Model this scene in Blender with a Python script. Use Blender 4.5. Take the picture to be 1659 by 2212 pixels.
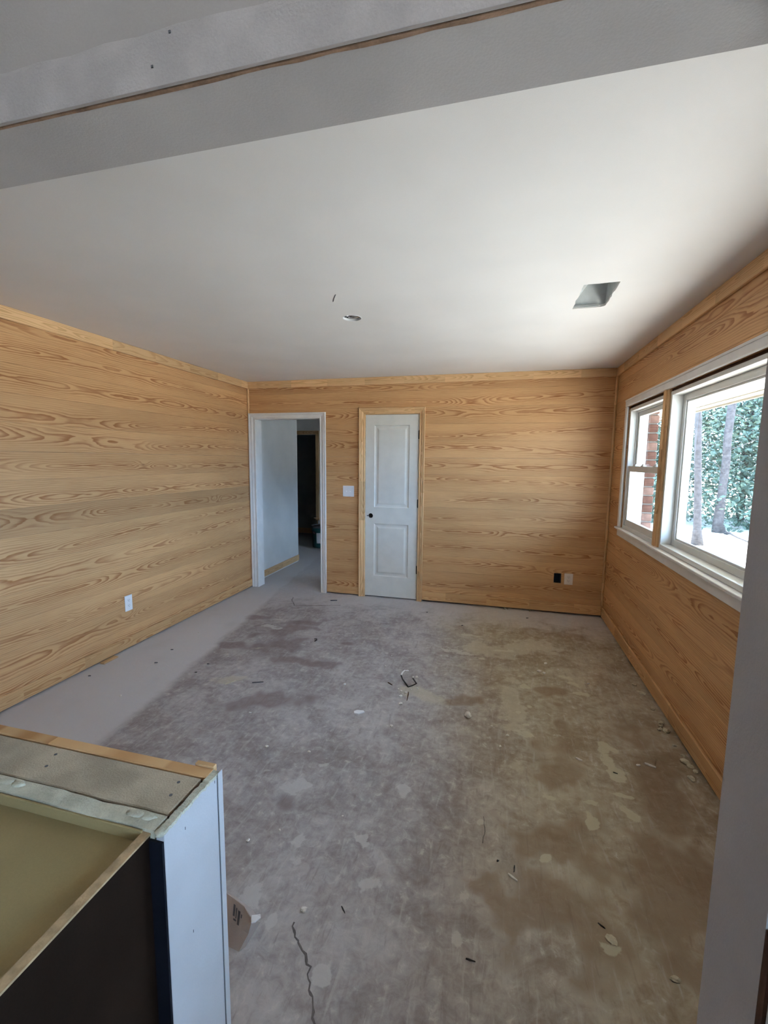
import bpy, bmesh, math, random
from mathutils import Matrix, Vector, noise as mnoise

for _o in list(bpy.data.objects):
    bpy.data.objects.remove(_o)
SC = bpy.context.scene
COL = SC.collection
PI = math.pi
random.seed(7)

# ------------------------------------------------------------------ camera
W, H = 3.941, 2.44                       # room width, ceiling height (m)
yaw, pitch, roll = -0.2535, -0.1164, 0.0099
cd = bpy.data.cameras.new('camera')
cam = bpy.data.objects.new('camera', cd)
COL.objects.link(cam)
cd.sensor_fit = 'HORIZONTAL'
cd.sensor_width = 36.0
cd.lens = 958.54 / 1659 * 36.0
cd.clip_start = 0.02
fw = Vector((math.sin(yaw) * math.cos(pitch), math.cos(yaw) * math.cos(pitch), math.sin(pitch)))
r0 = Vector((math.cos(yaw), -math.sin(yaw), 0))
u0 = r0.cross(fw)
rt = math.cos(roll) * r0 + math.sin(roll) * u0
up = -math.sin(roll) * r0 + math.cos(roll) * u0
cam.matrix_world = Matrix(((rt.x, up.x, -fw.x, 2.8889), (rt.y, up.y, -fw.y, -4.7384), (rt.z, up.z, -fw.z, 1.553), (0, 0, 0, 1)))
SC.camera = cam

# ------------------------------------------------------------------ sky, sun, exposure
wd = bpy.data.worlds.new('world')
SC.world = wd
wd.use_nodes = True
bg = wd.node_tree.nodes['Background']
bg.inputs['Color'].default_value = (0.43, 0.66, 1.0, 1)
bg.inputs['Strength'].default_value = 13.0
sd = bpy.data.lights.new('sun', 'SUN')
sd.energy = 29.0
sd.angle = math.radians(0.6)
sd.color = (1.0, 0.90, 0.75)
sun = bpy.data.objects.new('sun', sd)
COL.objects.link(sun)
sun.rotation_euler = Vector((-0.40, -0.28, -0.87)).to_track_quat('-Z', 'Y').to_euler()
SC.view_settings.view_transform = 'Standard'
SC.view_settings.look = 'None'
SC.view_settings.gamma = 1.0
SC.view_settings.use_curve_mapping = False
SC.view_settings.exposure = 0.82
SC.cycles.max_bounces = 8
SC.cycles.diffuse_bounces = 6
SC.cycles.glossy_bounces = 2
SC.cycles.transparent_max_bounces = 8
SC.cycles.use_adaptive_sampling = True
SC.cycles.adaptive_threshold = 0.05
SC.cycles.adaptive_min_samples = 16
SC.cycles.sample_clamp_indirect = 12.0
SC.cycles.caustics_reflective = False
SC.cycles.caustics_refractive = False

# ------------------------------------------------------------------ node helpers
class NT:
    def __init__(self, name):
        self.m = bpy.data.materials.new(name)
        self.m.use_nodes = True
        self.t = self.m.node_tree
        self.n = self.t.nodes
        self.p = self.n['Principled BSDF']
    def node(self, typ, **kw):
        nd = self.n.new(typ)
        for k, v in kw.items():
            setattr(nd, k, v)
        return nd
    def put(self, sock, val):
        if val is None:
            return
        if isinstance(val, bpy.types.NodeSocket):
            self.t.links.new(val, sock)
        else:
            sock.default_value = val
    def math(self, op, a, b=None, c=None, clamp=False):
        nd = self.node('ShaderNodeMath', operation=op, use_clamp=clamp)
        self.put(nd.inputs[0], a); self.put(nd.inputs[1], b); self.put(nd.inputs[2], c)
        return nd.outputs[0]
    def vec(self, x, y, z=0.0):
        nd = self.node('ShaderNodeCombineXYZ')
        self.put(nd.inputs[0], x); self.put(nd.inputs[1], y); self.put(nd.inputs[2], z)
        return nd.outputs[0]
    def noise(self, vec, scale=1.0, detail=2.0, rough=0.5, dist=0.0):
        nd = self.node('ShaderNodeTexNoise')
        self.put(nd.inputs['Vector'], vec)
        nd.inputs['Scale'].default_value = scale
        nd.inputs['Detail'].default_value = detail
        nd.inputs['Roughness'].default_value = rough
        nd.inputs['Distortion'].default_value = dist
        return nd.outputs['Fac']
    def mix(self, fac, a, b, mode='MIX'):
        nd = self.node('ShaderNodeMix', data_type='RGBA', blend_type=mode)
        self.put(nd.inputs[0], fac); self.put(nd.inputs[6], a); self.put(nd.inputs[7], b)
        return nd.outputs[2]
    def mr(self, v, a, b, c=0.0, d=1.0, smooth=True):
        nd = self.node('ShaderNodeMapRange', interpolation_type='SMOOTHSTEP' if smooth else 'LINEAR')
        self.put(nd.inputs[0], v)
        for i, x in enumerate((a, b, c, d)):
            self.put(nd.inputs[1 + i], x)
        return nd.outputs[0]
    def ramp(self, v, stops):
        nd = self.node('ShaderNodeValToRGB')
        cr = nd.color_ramp
        while len(cr.elements) < len(stops):
            cr.elements.new(0.5)
        for e, (p, c) in zip(cr.elements, stops):
            e.position = p
            e.color = (c[0], c[1], c[2], 1)
        self.put(nd.inputs[0], v)
        return nd.outputs[0]
    def bump(self, h, strength=0.3, dist=0.01):
        nd = self.node('ShaderNodeBump')
        nd.inputs['Strength'].default_value = strength
        nd.inputs['Distance'].default_value = dist
        self.put(nd.inputs['Height'], h)
        self.t.links.new(nd.outputs[0], self.p.inputs['Normal'])
    def done(self, col=None, rough=0.6, metal=0.0, spec=0.35):
        if col is not None:
            self.put(self.p.inputs['Base Color'], col if isinstance(col, bpy.types.NodeSocket) else (*col, 1))
        self.put(self.p.inputs['Roughness'], rough)
        self.p.inputs['Metallic'].default_value = metal
        self.p.inputs['Specular IOR Level'].default_value = spec
        return self.m

def paint(name, col, rough=0.6, var=0.06, scale=9.0, bump=0.05, metal=0.0, spec=0.3, fine=260.0):
    t = NT(name)
    tc = t.node('ShaderNodeTexCoord').outputs['Object']
    n = t.noise(tc, scale, 2)
    f = t.noise(tc, fine, 1)
    k = t.math('ADD', t.mr(n, 0.3, 0.7, 1 - var, 1 + var), t.mr(f, 0.3, 0.7, -var * .25, var * .25))
    c = t.mix(1.0, (*col, 1), t.vec(k, k, k), 'MULTIPLY')
    if bump:
        t.bump(f, bump, 0.004)
    return t.done(c, rough, metal, spec)

def pine(name, light=(0.64, 0.378, 0.178), dark=(0.36, 0.148, 0.050), finger=False, tone=1.0, stain=False, vscale=1.0):
    t = NT(name)
    tc = t.node('ShaderNodeTexCoord').outputs['Object']
    sp = t.node('ShaderNodeSeparateXYZ')
    t.t.links.new(tc, sp.inputs[0])
    X, Z = sp.outputs[0], sp.outputs[2]
    rnd = t.node('ShaderNodeObjectInfo').outputs['Random']
    u = t.math('ADD', X, t.math('MULTIPLY', rnd, 37.3))
    w = t.math('MULTIPLY', rnd, 91.7)
    if finger:
        cell = t.math('FLOOR', t.math('MULTIPLY', u, 2.3))
        w = t.math('ADD', w, t.math('MULTIPLY', cell, 3.71))
    v = t.math('MULTIPLY', Z, vscale)
    n1 = t.noise(t.vec(t.math('MULTIPLY', u, 0.62), w, 0.0), 1.0, 2.5, 0.55)
    h = t.math('ADD', t.math('MULTIPLY', t.math('SUBTRACT', n1, 0.5), 0.34), 0.022)
    n2 = t.noise(t.vec(t.math('MULTIPLY', u, 0.40), t.math('ADD', w, 7.7), 3.0), 1.0, 1.0)
    v0 = t.math('MULTIPLY', t.math('SUBTRACT', n2, 0.5), 0.22)
    dv = t.math('SUBTRACT', v, v0)
    q = t.math('SQRT', t.math('ADD', t.math('MULTIPLY', dv, dv), t.math('MULTIPLY', h, h)))
    n3 = t.noise(t.vec(t.math('MULTIPLY', u, 2.6), t.math('MULTIPLY', v, 14.0), w), 1.0, 3.0, 0.55)
    # knots: sparse stretched cells that push the rings apart
    vo = t.node('ShaderNodeTexVoronoi', feature='F1')
    t.put(vo.inputs['Vector'], t.vec(t.math('MULTIPLY', u, 1.0), t.math('MULTIPLY', v, 3.4), w))
    vo.inputs['Scale'].default_value = 1.0
    kn = t.mr(vo.outputs['Distance'], 0.0, 0.16, 1.0, 0.0)
    F = t.math('ADD', t.math('MULTIPLY', q, 84.0), t.math('ADD', t.math('MULTIPLY', t.math('SUBTRACT', n3, .5), 2.6), t.math('MULTIPLY', kn, 2.6)))
    f = t.math('FRACT', F)
    ring = t.ramp(f, [(0.0, (.0,) * 3), (0.06, (0.0,) * 3), (0.42, (.10,) * 3), (0.70, (.75,) * 3), (0.92, (1,) * 3), (1.0, (0.1,) * 3)])
    con = t.mr(t.noise(t.vec(t.math('MULTIPLY', u, 1.4), t.math('MULTIPLY', v, 7.0), t.math('ADD', w, 5.0)), 1.0, 2.0), 0.30, 0.55, 0.45, 1.0)
    con = t.math('MULTIPLY', con, t.mr(t.math('ABSOLUTE', dv), 0.014, 0.066, 1.0, 0.42))
    ring = t.math('MULTIPLY', ring, con)
    fine = t.noise(t.vec(t.math('MULTIPLY', u, 7.0), t.math('MULTIPLY', v, 330.0), w), 1.0, 2.0)
    ring2 = t.math('ADD', ring, t.mr(fine, 0.35, 0.75, -0.06, 0.22), clamp=True)
    core = t.mr(vo.outputs['Distance'], 0.0, 0.03, 1.0, 0.0)
    c = t.mix(ring2, (*light, 1), (*dark, 1))
    c = t.mix(t.math('MULTIPLY', core, 0.75), c, (dark[0] * .55, dark[1] * .5, dark[2] * .5, 1))
    tn = t.noise(t.vec(t.math('MULTIPLY', u, 0.8), t.math('MULTIPLY', v, 3.0), w), 1.0, 1.0)
    k = t.math('ADD', t.mr(tn, 0.3, 0.7, .92, 1.08), t.mr(rnd, 0, 1, -0.06, 0.05, False))
    if finger:
        wn = t.node('ShaderNodeTexWhiteNoise', noise_dimensions='1D')
        t.put(wn.inputs['W'], w)
        k = t.math('ADD', k, t.mr(wn.outputs[0], 0, 1, -0.14, 0.12, False))
    k = t.math('MULTIPLY', k, tone)
    c = t.mix(1.0, c, t.vec(k, k, k), 'MULTIPLY')
    if stain:
        s = t.mr(t.noise(t.vec(t.math('MULTIPLY', u, 2.4), t.math('MULTIPLY', v, 9.0), 4.0), 1.0, 4.0), 0.60, 0.72)
        c = t.mix(t.math('MULTIPLY', s, .6), c, (0.16, 0.13, 0.12, 1))
    return t.done(c, 0.55, 0, 0.3)

M = {}
M['pine'] = pine('yellow_pine')
M['pine_stained'] = pine('yellow_pine_stained', (0.50, 0.295, 0.14), (0.31, 0.128, 0.044), stain=True)
M['pine_finger'] = pine('finger_jointed_pine', (0.74, 0.485, 0.255), (0.56, 0.33, 0.15), finger=True, vscale=1.3)
M['pine_base'] = pine('finger_jointed_pine_base', (0.64, 0.39, 0.185), (0.44, 0.215, 0.08), finger=True, vscale=1.3)
M['white_trim'] = paint('primed_white_trim', (0.76, 0.75, 0.74), 0.45, 0.03)
M['primer_grey'] = paint('thin_white_primer', (0.53, 0.52, 0.53), 0.5, 0.03)
M['white_vinyl'] = paint('white_vinyl', (0.66, 0.66, 0.64), 0.35, 0.02, bump=0)
M['door_white'] = paint('primed_door', (0.70, 0.69, 0.645), 0.5, 0.03)
M['drywall'] = paint('grey_drywall', (0.70, 0.69, 0.67), 0.85, 0.05, 3.0, 0)
M['header_wall'] = paint('unfinished_drywall', (0.46, 0.43, 0.42), 0.85, 0.06, 4.0, 0.08)
M['raw_drywall'] = paint('raw_drywall_paper', (0.40, 0.355, 0.335), 0.9, 0.05, 3.0, 0.05)
M['ceiling'] = paint('ceiling_paint', (0.765, 0.745, 0.735), 0.9, 0.025, 2.0, 0.10, fine=500.0)
M['mud'] = paint('joint_compound', (0.435, 0.39, 0.38), 0.8, 0.08, 14.0, 0.25)
M['plaster'] = paint('plaster_crumb', (0.68, 0.65, 0.60), 0.85, 0.10, 60.0, 0.2)
M['cream_crumb'] = paint('dried_adhesive', (0.50, 0.46, 0.34), 0.8, 0.12, 60.0, 0.2)
M['black_metal'] = paint('black_metal', (0.018, 0.017, 0.018), 0.45, 0.2, 30, 0)
M['dark_void'] = paint('dark_cavity', (0.03, 0.022, 0.018), 0.9, 0.1, 5, 0)
M['brown_gap'] = paint('brown_gap_board', (0.085, 0.04, 0.022), 0.8, 0.2, 20, 0.1)
M['tan_paper'] = paint('torn_brown_paper', (0.27, 0.17, 0.115), 0.85, 0.25, 30, 0.2)
M['plate_white'] = paint('white_plastic', (0.80, 0.81, 0.83), 0.3, 0.02, bump=0)
M['plate_ivory'] = paint('ivory_plastic', (0.74, 0.66, 0.60), 0.35, 0.03, bump=0)
M['slot'] = paint('slot_shadow_dark_grey', (0.10, 0.10, 0.11), 0.6, 0.1, bump=0)  # shade of slots and holes as dark colour; plain dark grey elsewhere
M['blue_box'] = paint('navy_plastic_box', (0.012, 0.016, 0.035), 0.4, 0.2, 20, 0)
M['galv'] = paint('galvanised_steel', (0.50, 0.52, 0.52), 0.5, 0.10, 12, 0.05)
M['alum'] = paint('bright_aluminium', (0.75, 0.74, 0.72), 0.22, 0.08, 20, 0, metal=0.9)
M['lumber'] = paint('dusty_lumber', (0.41, 0.335, 0.24), 0.85, 0.16, 11, 0.35)
M['pale_edge'] = paint('pale_gypsum_edge', (0.50, 0.47, 0.36), 0.85, 0.15, 25, 0.4)
M['olive_board'] = paint('olive_tan_board', (0.33, 0.25, 0.118), 0.6, 0.08, 4, 0.04)
M['birch_edge'] = paint('raw_plywood_edge', (0.42, 0.29, 0.16), 0.75, 0.18, 40, 0.2)
M['espresso'] = paint('dark_espresso_finish', (0.020, 0.011, 0.007), 0.6, 0.2, 6, 0, spec=0.08)
M['navy'] = paint('blue_black_strip', (0.006, 0.007, 0.013), 0.6, 0.1, 6, 0)
M['grey_cab'] = paint('grey_cabinet_paint', (0.45, 0.46, 0.48), 0.5, 0.04)
M['beige_carton'] = paint('beige_carton', (0.42, 0.36, 0.32), 0.75, 0.05, 10, 0.05)
M['bucket_teal'] = paint('teal_plastic', (0.03, 0.14, 0.14), 0.4, 0.06, bump=0)
M['bucket_grey'] = paint('grey_plastic_lid', (0.13, 0.14, 0.15), 0.45, 0.06, bump=0)
M['bark'] = paint('grey_bark', (0.055, 0.047, 0.045), 0.9, 0.3, 14, 0.5)
M['soffit'] = paint('cream_soffit', (0.34, 0.345, 0.29), 0.6, 0.02, bump=0)
M['roofing'] = paint('dark_shingle', (0.08, 0.08, 0.08), 0.9, 0.2)
M['mortar'] = paint('mortar', (0.15, 0.135, 0.12), 0.9, 0.1, 40, 0.3)
M['brick'] = paint('red_brick', (0.10, 0.046, 0.034), 0.85, 0.25, 22, 0.4)
M['brick_pink'] = paint('pale_brick', (0.17, 0.10, 0.08), 0.85, 0.22, 22, 0.4)

def brickwall():
    t = NT('brick_courses')
    tc = t.node('ShaderNodeTexCoord').outputs['Object']
    sp = t.node('ShaderNodeSeparateXYZ'); t.t.links.new(tc, sp.inputs[0])
    b = t.node('ShaderNodeTexBrick')
    t.put(b.inputs['Vector'], t.vec(sp.outputs[1], sp.outputs[2], 0))
    b.inputs['Scale'].default_value = 1.0
    b.inputs['Brick Width'].default_value = 0.21
    b.inputs['Row Height'].default_value = 0.076
    b.inputs['Mortar Size'].default_value = 0.008
    b.inputs['Color1'].default_value = (0.30, 0.115, 0.075, 1)
    b.inputs['Color2'].default_value = (0.22, 0.09, 0.065, 1)
    b.inputs['Mortar'].default_value = (0.36, 0.33, 0.30, 1)
    return t.done(b.outputs[0], 0.9)
M['brickwall'] = brickwall()

def glass():
    t = NT('window_glass')
    out = t.n['Material Output']
    tr = t.node('ShaderNodeBsdfTransparent'); tr.inputs[0].default_value = (0.97, 0.985, 0.98, 1)
    gl = t.node('ShaderNodeBsdfGlossy'); gl.inputs['Roughness'].default_value = 0.02
    fr = t.node('ShaderNodeFresnel'); fr.inputs[0].default_value = 1.35
    mx = t.node('ShaderNodeMixShader')
    bf = t.node('ShaderNodeNewGeometry').outputs['Backfacing']
    fac = t.math('MULTIPLY', fr.outputs[0], t.math('SUBTRACT', 1.0, bf))
    t.t.links.new(fac, mx.inputs[0]); t.t.links.new(tr.outputs[0], mx.inputs[1]); t.t.links.new(gl.outputs[0], mx.inputs[2])
    t.t.links.new(mx.outputs[0], out.inputs[0])
    return t.m
M['glass'] = glass()

def leafmat(name, a, b):
    t = NT(name)
    out = t.n['Material Output']
    tc = t.node('ShaderNodeTexCoord').outputs['Object']
    n = t.noise(tc, 2.6, 3)
    f = t.node('ShaderNodeTexWhiteNoise', noise_dimensions='3D')
    sn = t.node('ShaderNodeVectorMath', operation='SNAP')
    t.put(sn.inputs[0], tc); sn.inputs[1].default_value = (.09, .09, .09)
    t.t.links.new(sn.outputs[0], f.inputs['Vector'])
    c = t.mix(t.math('ADD', t.math('MULTIPLY', n, .6), t.math('MULTIPLY', f.outputs[0], .4)), (*a, 1), (*b, 1))
    t.done(c, 0.5, 0, 0.4)
    tl = t.node('ShaderNodeBsdfTranslucent'); t.put(tl.inputs[0], c)
    mx = t.node('ShaderNodeMixShader'); mx.inputs[0].default_value = 0.35
    t.t.links.new(t.p.outputs[0], mx.inputs[1]); t.t.links.new(tl.outputs[0], mx.inputs[2])
    t.t.links.new(mx.outputs[0], out.inputs[0])
    return t.m
M['leaf'] = leafmat('woodland_leaf', (0.034, 0.058, 0.046), (0.13, 0.185, 0.135))

def groundmat():
    t = NT('sandy_ground')
    tc = t.node('ShaderNodeTexCoord').outputs['Object']
    n = t.noise(tc, 0.9, 2, .6); f = t.noise(tc, 9, 3, .6)
    c = t.mix(t.mr(n, .35, .65), (0.46, 0.43, 0.375, 1), (0.55, 0.52, 0.46, 1))
    c = t.mix(t.mr(f, .60, .70, 0, .6), c, (0.22, 0.20, 0.13, 1))
    pass
    return t.done(c, 0.9)
M['ground'] = groundmat()

def floormat():
    t = NT('bare_concrete_floor')
    tc = t.node('ShaderNodeTexCoord').outputs['Object']
    sp = t.node('ShaderNodeSeparateXYZ'); t.t.links.new(tc, sp.inputs[0])
    x, y = sp.outputs[0], sp.outputs[1]
    at = t.node('ShaderNodeAttribute', attribute_name='stains')
    ch = t.node('ShaderNodeSeparateColor'); t.t.links.new(at.outputs['Color'], ch.inputs[0])
    pale, red, brn, tan = ch.outputs[0], ch.outputs[1], ch.outputs[2], at.outputs['Alpha']
    big = t.noise(tc, 1.1, 2, .6, .4)
    mid = t.noise(tc, 4.2, 5, .65, .8)
    fin = t.noise(tc, 24, 4, .68, .5)
    rot = t.node('ShaderNodeMapping'); rot.inputs['Rotation'].default_value = (0, 0, .35); rot.inputs['Scale'].default_value = (46, 7, 1)
    t.put(rot.inputs['Vector'], tc)
    scr = t.noise(rot.outputs[0], 1.0, 3, .6, .6)
    tint = t.mr(t.math('ADD', x, t.math('ADD', t.math('MULTIPLY', y, .16), t.math('MULTIPLY', t.math('SUBTRACT', big, .5), .8))), 2.0, 3.0)                      # adhesive film and painted window light: mauve-grey to tan-brown across the slab
    lo = t.mix(tint, (0.235, 0.200, 0.195, 1), (0.245, 0.185, 0.115, 1))
    hi = t.mix(tint, (0.46, 0.43, 0.42, 1), (0.45, 0.40, 0.30, 1))
    k = t.math('ADD', t.math('MULTIPLY', mid, .5), t.math('ADD', t.math('MULTIPLY', big, .3), t.math('MULTIPLY', fin, .35)))
    c = t.mix(t.mr(k, .42, .72), lo, hi)
    c = t.mix(t.mr(scr, .55, .74, 0, .34), c, (0.57, 0.54, 0.51, 1))
    c = t.mix(t.mr(scr, .42, .28, 0, .35), c, (0.17, 0.14, 0.125, 1))
    c = t.mix(t.mr(fin, .58, .72, 0, .5), c, (0.58, 0.55, 0.50, 1))
    j = t.math('MULTIPLY', t.math('SUBTRACT', fin, .5), 1.0)
    jm = t.math('MULTIPLY', t.math('SUBTRACT', mid, .5), 1.6)
    c = t.mix(t.mr(t.math('ADD', red, t.math('ADD', j, jm)), .05, .6, 0, .6), c, (0.175, 0.125, 0.12, 1))
    c = t.mix(t.mr(t.math('ADD', brn, t.math('ADD', j, jm)), .05, .6, 0, .6), c, (0.215, 0.14, 0.078, 1))
    c = t.mix(t.mr(t.math('ADD', tan, t.math('ADD', j, jm)), .05, .6, 0, .6), c, (0.50, 0.45, 0.35, 1))
    # clean pale strip along the left wall and in front of the doors
    sx = t.math('ADD', t.math('ADD', t.math('MULTIPLY', y, .145), x), t.math('MULTIPLY', t.math('SUBTRACT', mid, .5), .16))
    strip = t.mr(sx, .46, .36)
    back = t.mr(t.math('ADD', y, t.math('MULTIPLY', t.math('SUBTRACT', mid, .5), .8)), -.75, -.15)
    dirt = t.mr(t.noise(tc, 2.2, 3, .6), .52, .75, 0, .25)
    pal = t.mix(dirt, (0.57, 0.55, 0.55, 1), (0.42, 0.40, 0.395, 1))
    c = t.mix(t.math('MULTIPLY', t.math('MAXIMUM', strip, t.math('MULTIPLY', back, .7)), .95), c, pal)
    pcol = t.mix(tint, (0.52, 0.50, 0.485, 1), (0.52, 0.49, 0.35, 1))
    pm = t.mr(t.math('ADD', pale, t.math('MULTIPLY', j, 1.5)), .12, .40)
    c = t.mix(t.math('MULTIPLY', pm, .72), c, pcol)
    t.bump(fin, .22, .005)
    return t.done(c, t.mr(mid, .3, .7, .62, .85), 0, .3)
M['floor'] = floormat()


# ------------------------------------------------------------------ object helpers
def basis(o):
    return Matrix.LocRotScale(o.location, o.rotation_euler, None)
def link(o, parent=None):
    COL.objects.link(o)
    if parent is not None:
        o.parent = parent
        o.matrix_parent_inverse = basis(parent).inverted()
    return o
def mesh(name, verts, faces, mat, parent=None, loc=(0, 0, 0), rotz=0.0, smooth=False):
    me = bpy.data.meshes.new(name)
    me.from_pydata([tuple(v) for v in verts], [], faces)
    if mat is not None:
        me.materials.append(M[mat] if isinstance(mat, str) else mat)
    if smooth:
        for p in me.polygons:
            p.use_smooth = True
    me.update()
    o = bpy.data.objects.new(name, me)
    o.location = loc
    o.rotation_euler = (0, 0, rotz)
    return link(o, parent)
def from_bm(name, bm, mat, parent=None, loc=(0, 0, 0), rot=(0, 0, 0), smooth=False):
    bmesh.ops.recalc_face_normals(bm, faces=bm.faces)
    me = bpy.data.meshes.new(name)
    bm.to_mesh(me); bm.free()
    me.materials.append(M[mat] if isinstance(mat, str) else mat)
    if smooth:
        for p in me.polygons:
            p.use_smooth = True
    o = bpy.data.objects.new(name, me)
    o.location = loc
    o.rotation_euler = rot
    return link(o, parent)
def bm_box(bm, lo, hi, bev=0.0):
    vs = [bm.verts.new((x, y, z)) for x in (lo[0], hi[0]) for y in (lo[1], hi[1]) for z in (lo[2], hi[2])]
    fs = [bm.faces.new([vs[i] for i in f]) for f in ((0, 1, 3, 2), (4, 6, 7, 5), (0, 4, 5, 1), (2, 3, 7, 6), (0, 2, 6, 4), (1, 5, 7, 3))]
    if bev:
        es = list({e for f in fs for e in f.edges})
        bmesh.ops.bevel(bm, geom=es, offset=bev, segments=1, affect='EDGES')
def box(name, lo, hi, mat, parent=None, bev=0.0, rotz=0.0):
    """axis-aligned box in world space; rotz in {0, +-90 deg} only turns the local axes (for the grain)"""
    lo, hi = Vector(lo), Vector(hi)
    c = (lo + hi) / 2
    s = hi - lo
    if abs(rotz) > .1:
        s = Vector((s.y, s.x, s.z))
    bm = bmesh.new()
    bm_box(bm, -s / 2, s / 2, bev)
    return from_bm(name, bm, mat, parent, c, (0, 0, rotz))
def boxes(name, lst, mat, parent=None, loc=(0, 0, 0), bev=0.0):
    """several boxes making one rigid part"""
    bm = bmesh.new()
    L = Vector(loc)
    for lo, hi in lst:
        bm_box(bm, Vector(lo) - L, Vector(hi) - L, bev)
    return from_bm(name, bm, mat, parent, loc)
def vbox(name, lo, hi, mat, parent=None, bev=0.0):
    """upright board whose local x axis runs up (grain along its height)"""
    lo, hi = Vector(lo), Vector(hi)
    c = (lo + hi) / 2
    s = hi - lo
    bm = bmesh.new()
    bm_box(bm, (-s.z / 2, -s.y / 2, -s.x / 2), (s.z / 2, s.y / 2, s.x / 2), bev)
    return from_bm(name, bm, mat, parent, c, (0, -PI / 2, 0))
def empty(name, loc, label=None, cat=None, group=None, kind=None):
    o = bpy.data.objects.new(name, None)
    o.location = loc
    o.empty_display_size = 0.05
    COL.objects.link(o)
    return tag(o, label, cat, group, kind)
def tag(o, label=None, cat=None, group=None, kind=None):
    if label: o['label'] = label
    if cat: o['category'] = cat
    if group: o['group'] = group
    if kind: o['kind'] = kind
    return o
def struct(o, label=None):
    return tag(o, label, None, None, 'structure')
def tube(bm, pts, rad, seg=8, caps=True):
    """tapered tube through points; rad a number or a list"""
    pts = [Vector(p) for p in pts]
    n = len(pts)
    rings = []
    for i, p in enumerate(pts):
        d = (pts[min(i + 1, n - 1)] - pts[max(i - 1, 0)]).normalized()
        a = d.orthogonal().normalized() if i == 0 else (rings_a - d * rings_a.dot(d)).normalized()
        rings_a = a
        b = d.cross(a)
        r = rad[i] if isinstance(rad, (list, tuple)) else rad
        rings.append([bm.verts.new(p + (a * math.cos(2 * PI * k / seg) + b * math.sin(2 * PI * k / seg)) * r) for k in range(seg)])
    for i in range(n - 1):
        for k in range(seg):
            bm.faces.new((rings[i][k], rings[i][(k + 1) % seg], rings[i + 1][(k + 1) % seg], rings[i + 1][k]))
    if caps:
        bm.faces.new(rings[0][::-1]); bm.faces.new(rings[-1])
def lathe(bm, prof, seg=32, c=(0, 0, 0), close=False):
    c = Vector(c)
    rings = [[bm.verts.new(c + Vector((r * math.cos(2 * PI * k / seg), r * math.sin(2 * PI * k / seg), z))) for k in range(seg)] for r, z in prof]
    for i in range(len(rings) - 1):
        for k in range(seg):
            bm.faces.new((rings[i][k], rings[i][(k + 1) % seg], rings[i + 1][(k + 1) % seg], rings[i + 1][k]))
    if close:
        bm.faces.new(rings[0][::-1]); bm.faces.new(rings[-1])
def fill(name, loops, z, mat, parent=None, thick=0.0):
    """flat sheet with holes: outer loop first, then hole loops (lists of xy)"""
    bm = bmesh.new()
    es = []
    for lp in loops:
        vs = [bm.verts.new((x, y, z)) for x, y in lp]
        es += [bm.edges.new((vs[i], vs[(i + 1) % len(vs)])) for i in range(len(vs))]
    bmesh.ops.triangle_fill(bm, use_beauty=True, edges=es)
    if thick:
        g = bmesh.ops.extrude_face_region(bm, geom=list(bm.faces))
        for v in g['geom']:
            if isinstance(v, bmesh.types.BMVert):
                v.co.z += thick
    return from_bm(name, bm, mat, parent)

# ------------------------------------------------------------------ pine planking
PITCH = 0.176
TH = 0.019
def plank_mesh(L, h, c=0.0011):
    x, z, y0, y1 = L / 2, h / 2 - 0.0003, -TH / 2, TH / 2
    v = []
    for (xx, zz, yy) in ((x, z, y1), (x, z, y0 + c), (x - c, z - c, y0)):
        v += [(-xx, yy, -zz), (xx, yy, -zz), (xx, yy, zz), (-xx, yy, zz)]
    f = [(3, 2, 1, 0), (8, 9, 10, 11)]
    for a in (0, 4):
        for k in range(4):
            f.append((a + k, a + (k + 1) % 4, a + 4 + (k + 1) % 4, a + 4 + k))
    return v, f
def planking(parent, a0, a1, place, rotz, openings, mats, zmin=0.018, zmax=H):
    """rows of planks along [a0,a1]; place(a,z)->world centre; openings in (a,z) rectangles"""
    row = 0
    z = 0.0
    while z < zmax - .01:
        z0, z1 = max(z, zmin), min(z + PITCH, zmax)
        segs = [(a0, a1)]
        notch = []
        for (oa0, oa1, oz0, oz1) in openings:
            if oz1 <= z0 + .002 or oz0 >= z1 - .002:
                continue
            if oz0 <= z0 + .02 and oz1 >= z1 - .02:
                ns = []
                for s0, s1 in segs:
                    if oa1 <= s0 or oa0 >= s1:
                        ns.append((s0, s1)); continue
                    if oa0 > s0 + .01: ns.append((s0, oa0))
                    if oa1 < s1 - .01: ns.append((oa1, s1))
                segs = ns
            else:
                notch.append((oa0, oa1, max(oz0, z0), min(oz1, z1)))
        for s0, s1 in segs:
            nt = [n for n in notch if n[1] > s0 and n[0] < s1]
            L, h = s1 - s0, z1 - z0
            ca, cz = (s0 + s1) / 2, (z0 + z1) / 2
            m = mats(row, s0)
            if not nt:
                v, f = plank_mesh(L, h)
                mesh('plank', v, f, m, parent, place(ca, cz), rotz)
            else:
                A = sorted({s0, s1} | {min(max(q, s0), s1) for n in nt for q in n[:2]})
                Z = sorted({z0, z1} | {q for n in nt for q in n[2:]})
                bm = bmesh.new()
                sgn = 1 if rotz >= -.1 else -1
                for i in range(len(A) - 1):
                    for j in range(len(Z) - 1):
                        mid = ((A[i] + A[i + 1]) / 2, (Z[j] + Z[j + 1]) / 2)
                        if any(n[0] < mid[0] < n[1] and n[2] < mid[1] < n[3] for n in nt):
                            continue
                        p, q = sorted((sgn * (A[i] - ca), sgn * (A[i + 1] - ca)))
                        e0 = .0008 if Z[j] == z0 else 0
                        e1 = .0008 if Z[j + 1] == z1 else 0
                        bm_box(bm, (p, -TH / 2, Z[j] - cz + e0), (q, TH / 2, Z[j + 1] - cz - e1))
                from_bm('plank', bm, m, parent, place(ca, cz), (0, 0, rotz))
        z += PITCH
        row += 1

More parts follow.
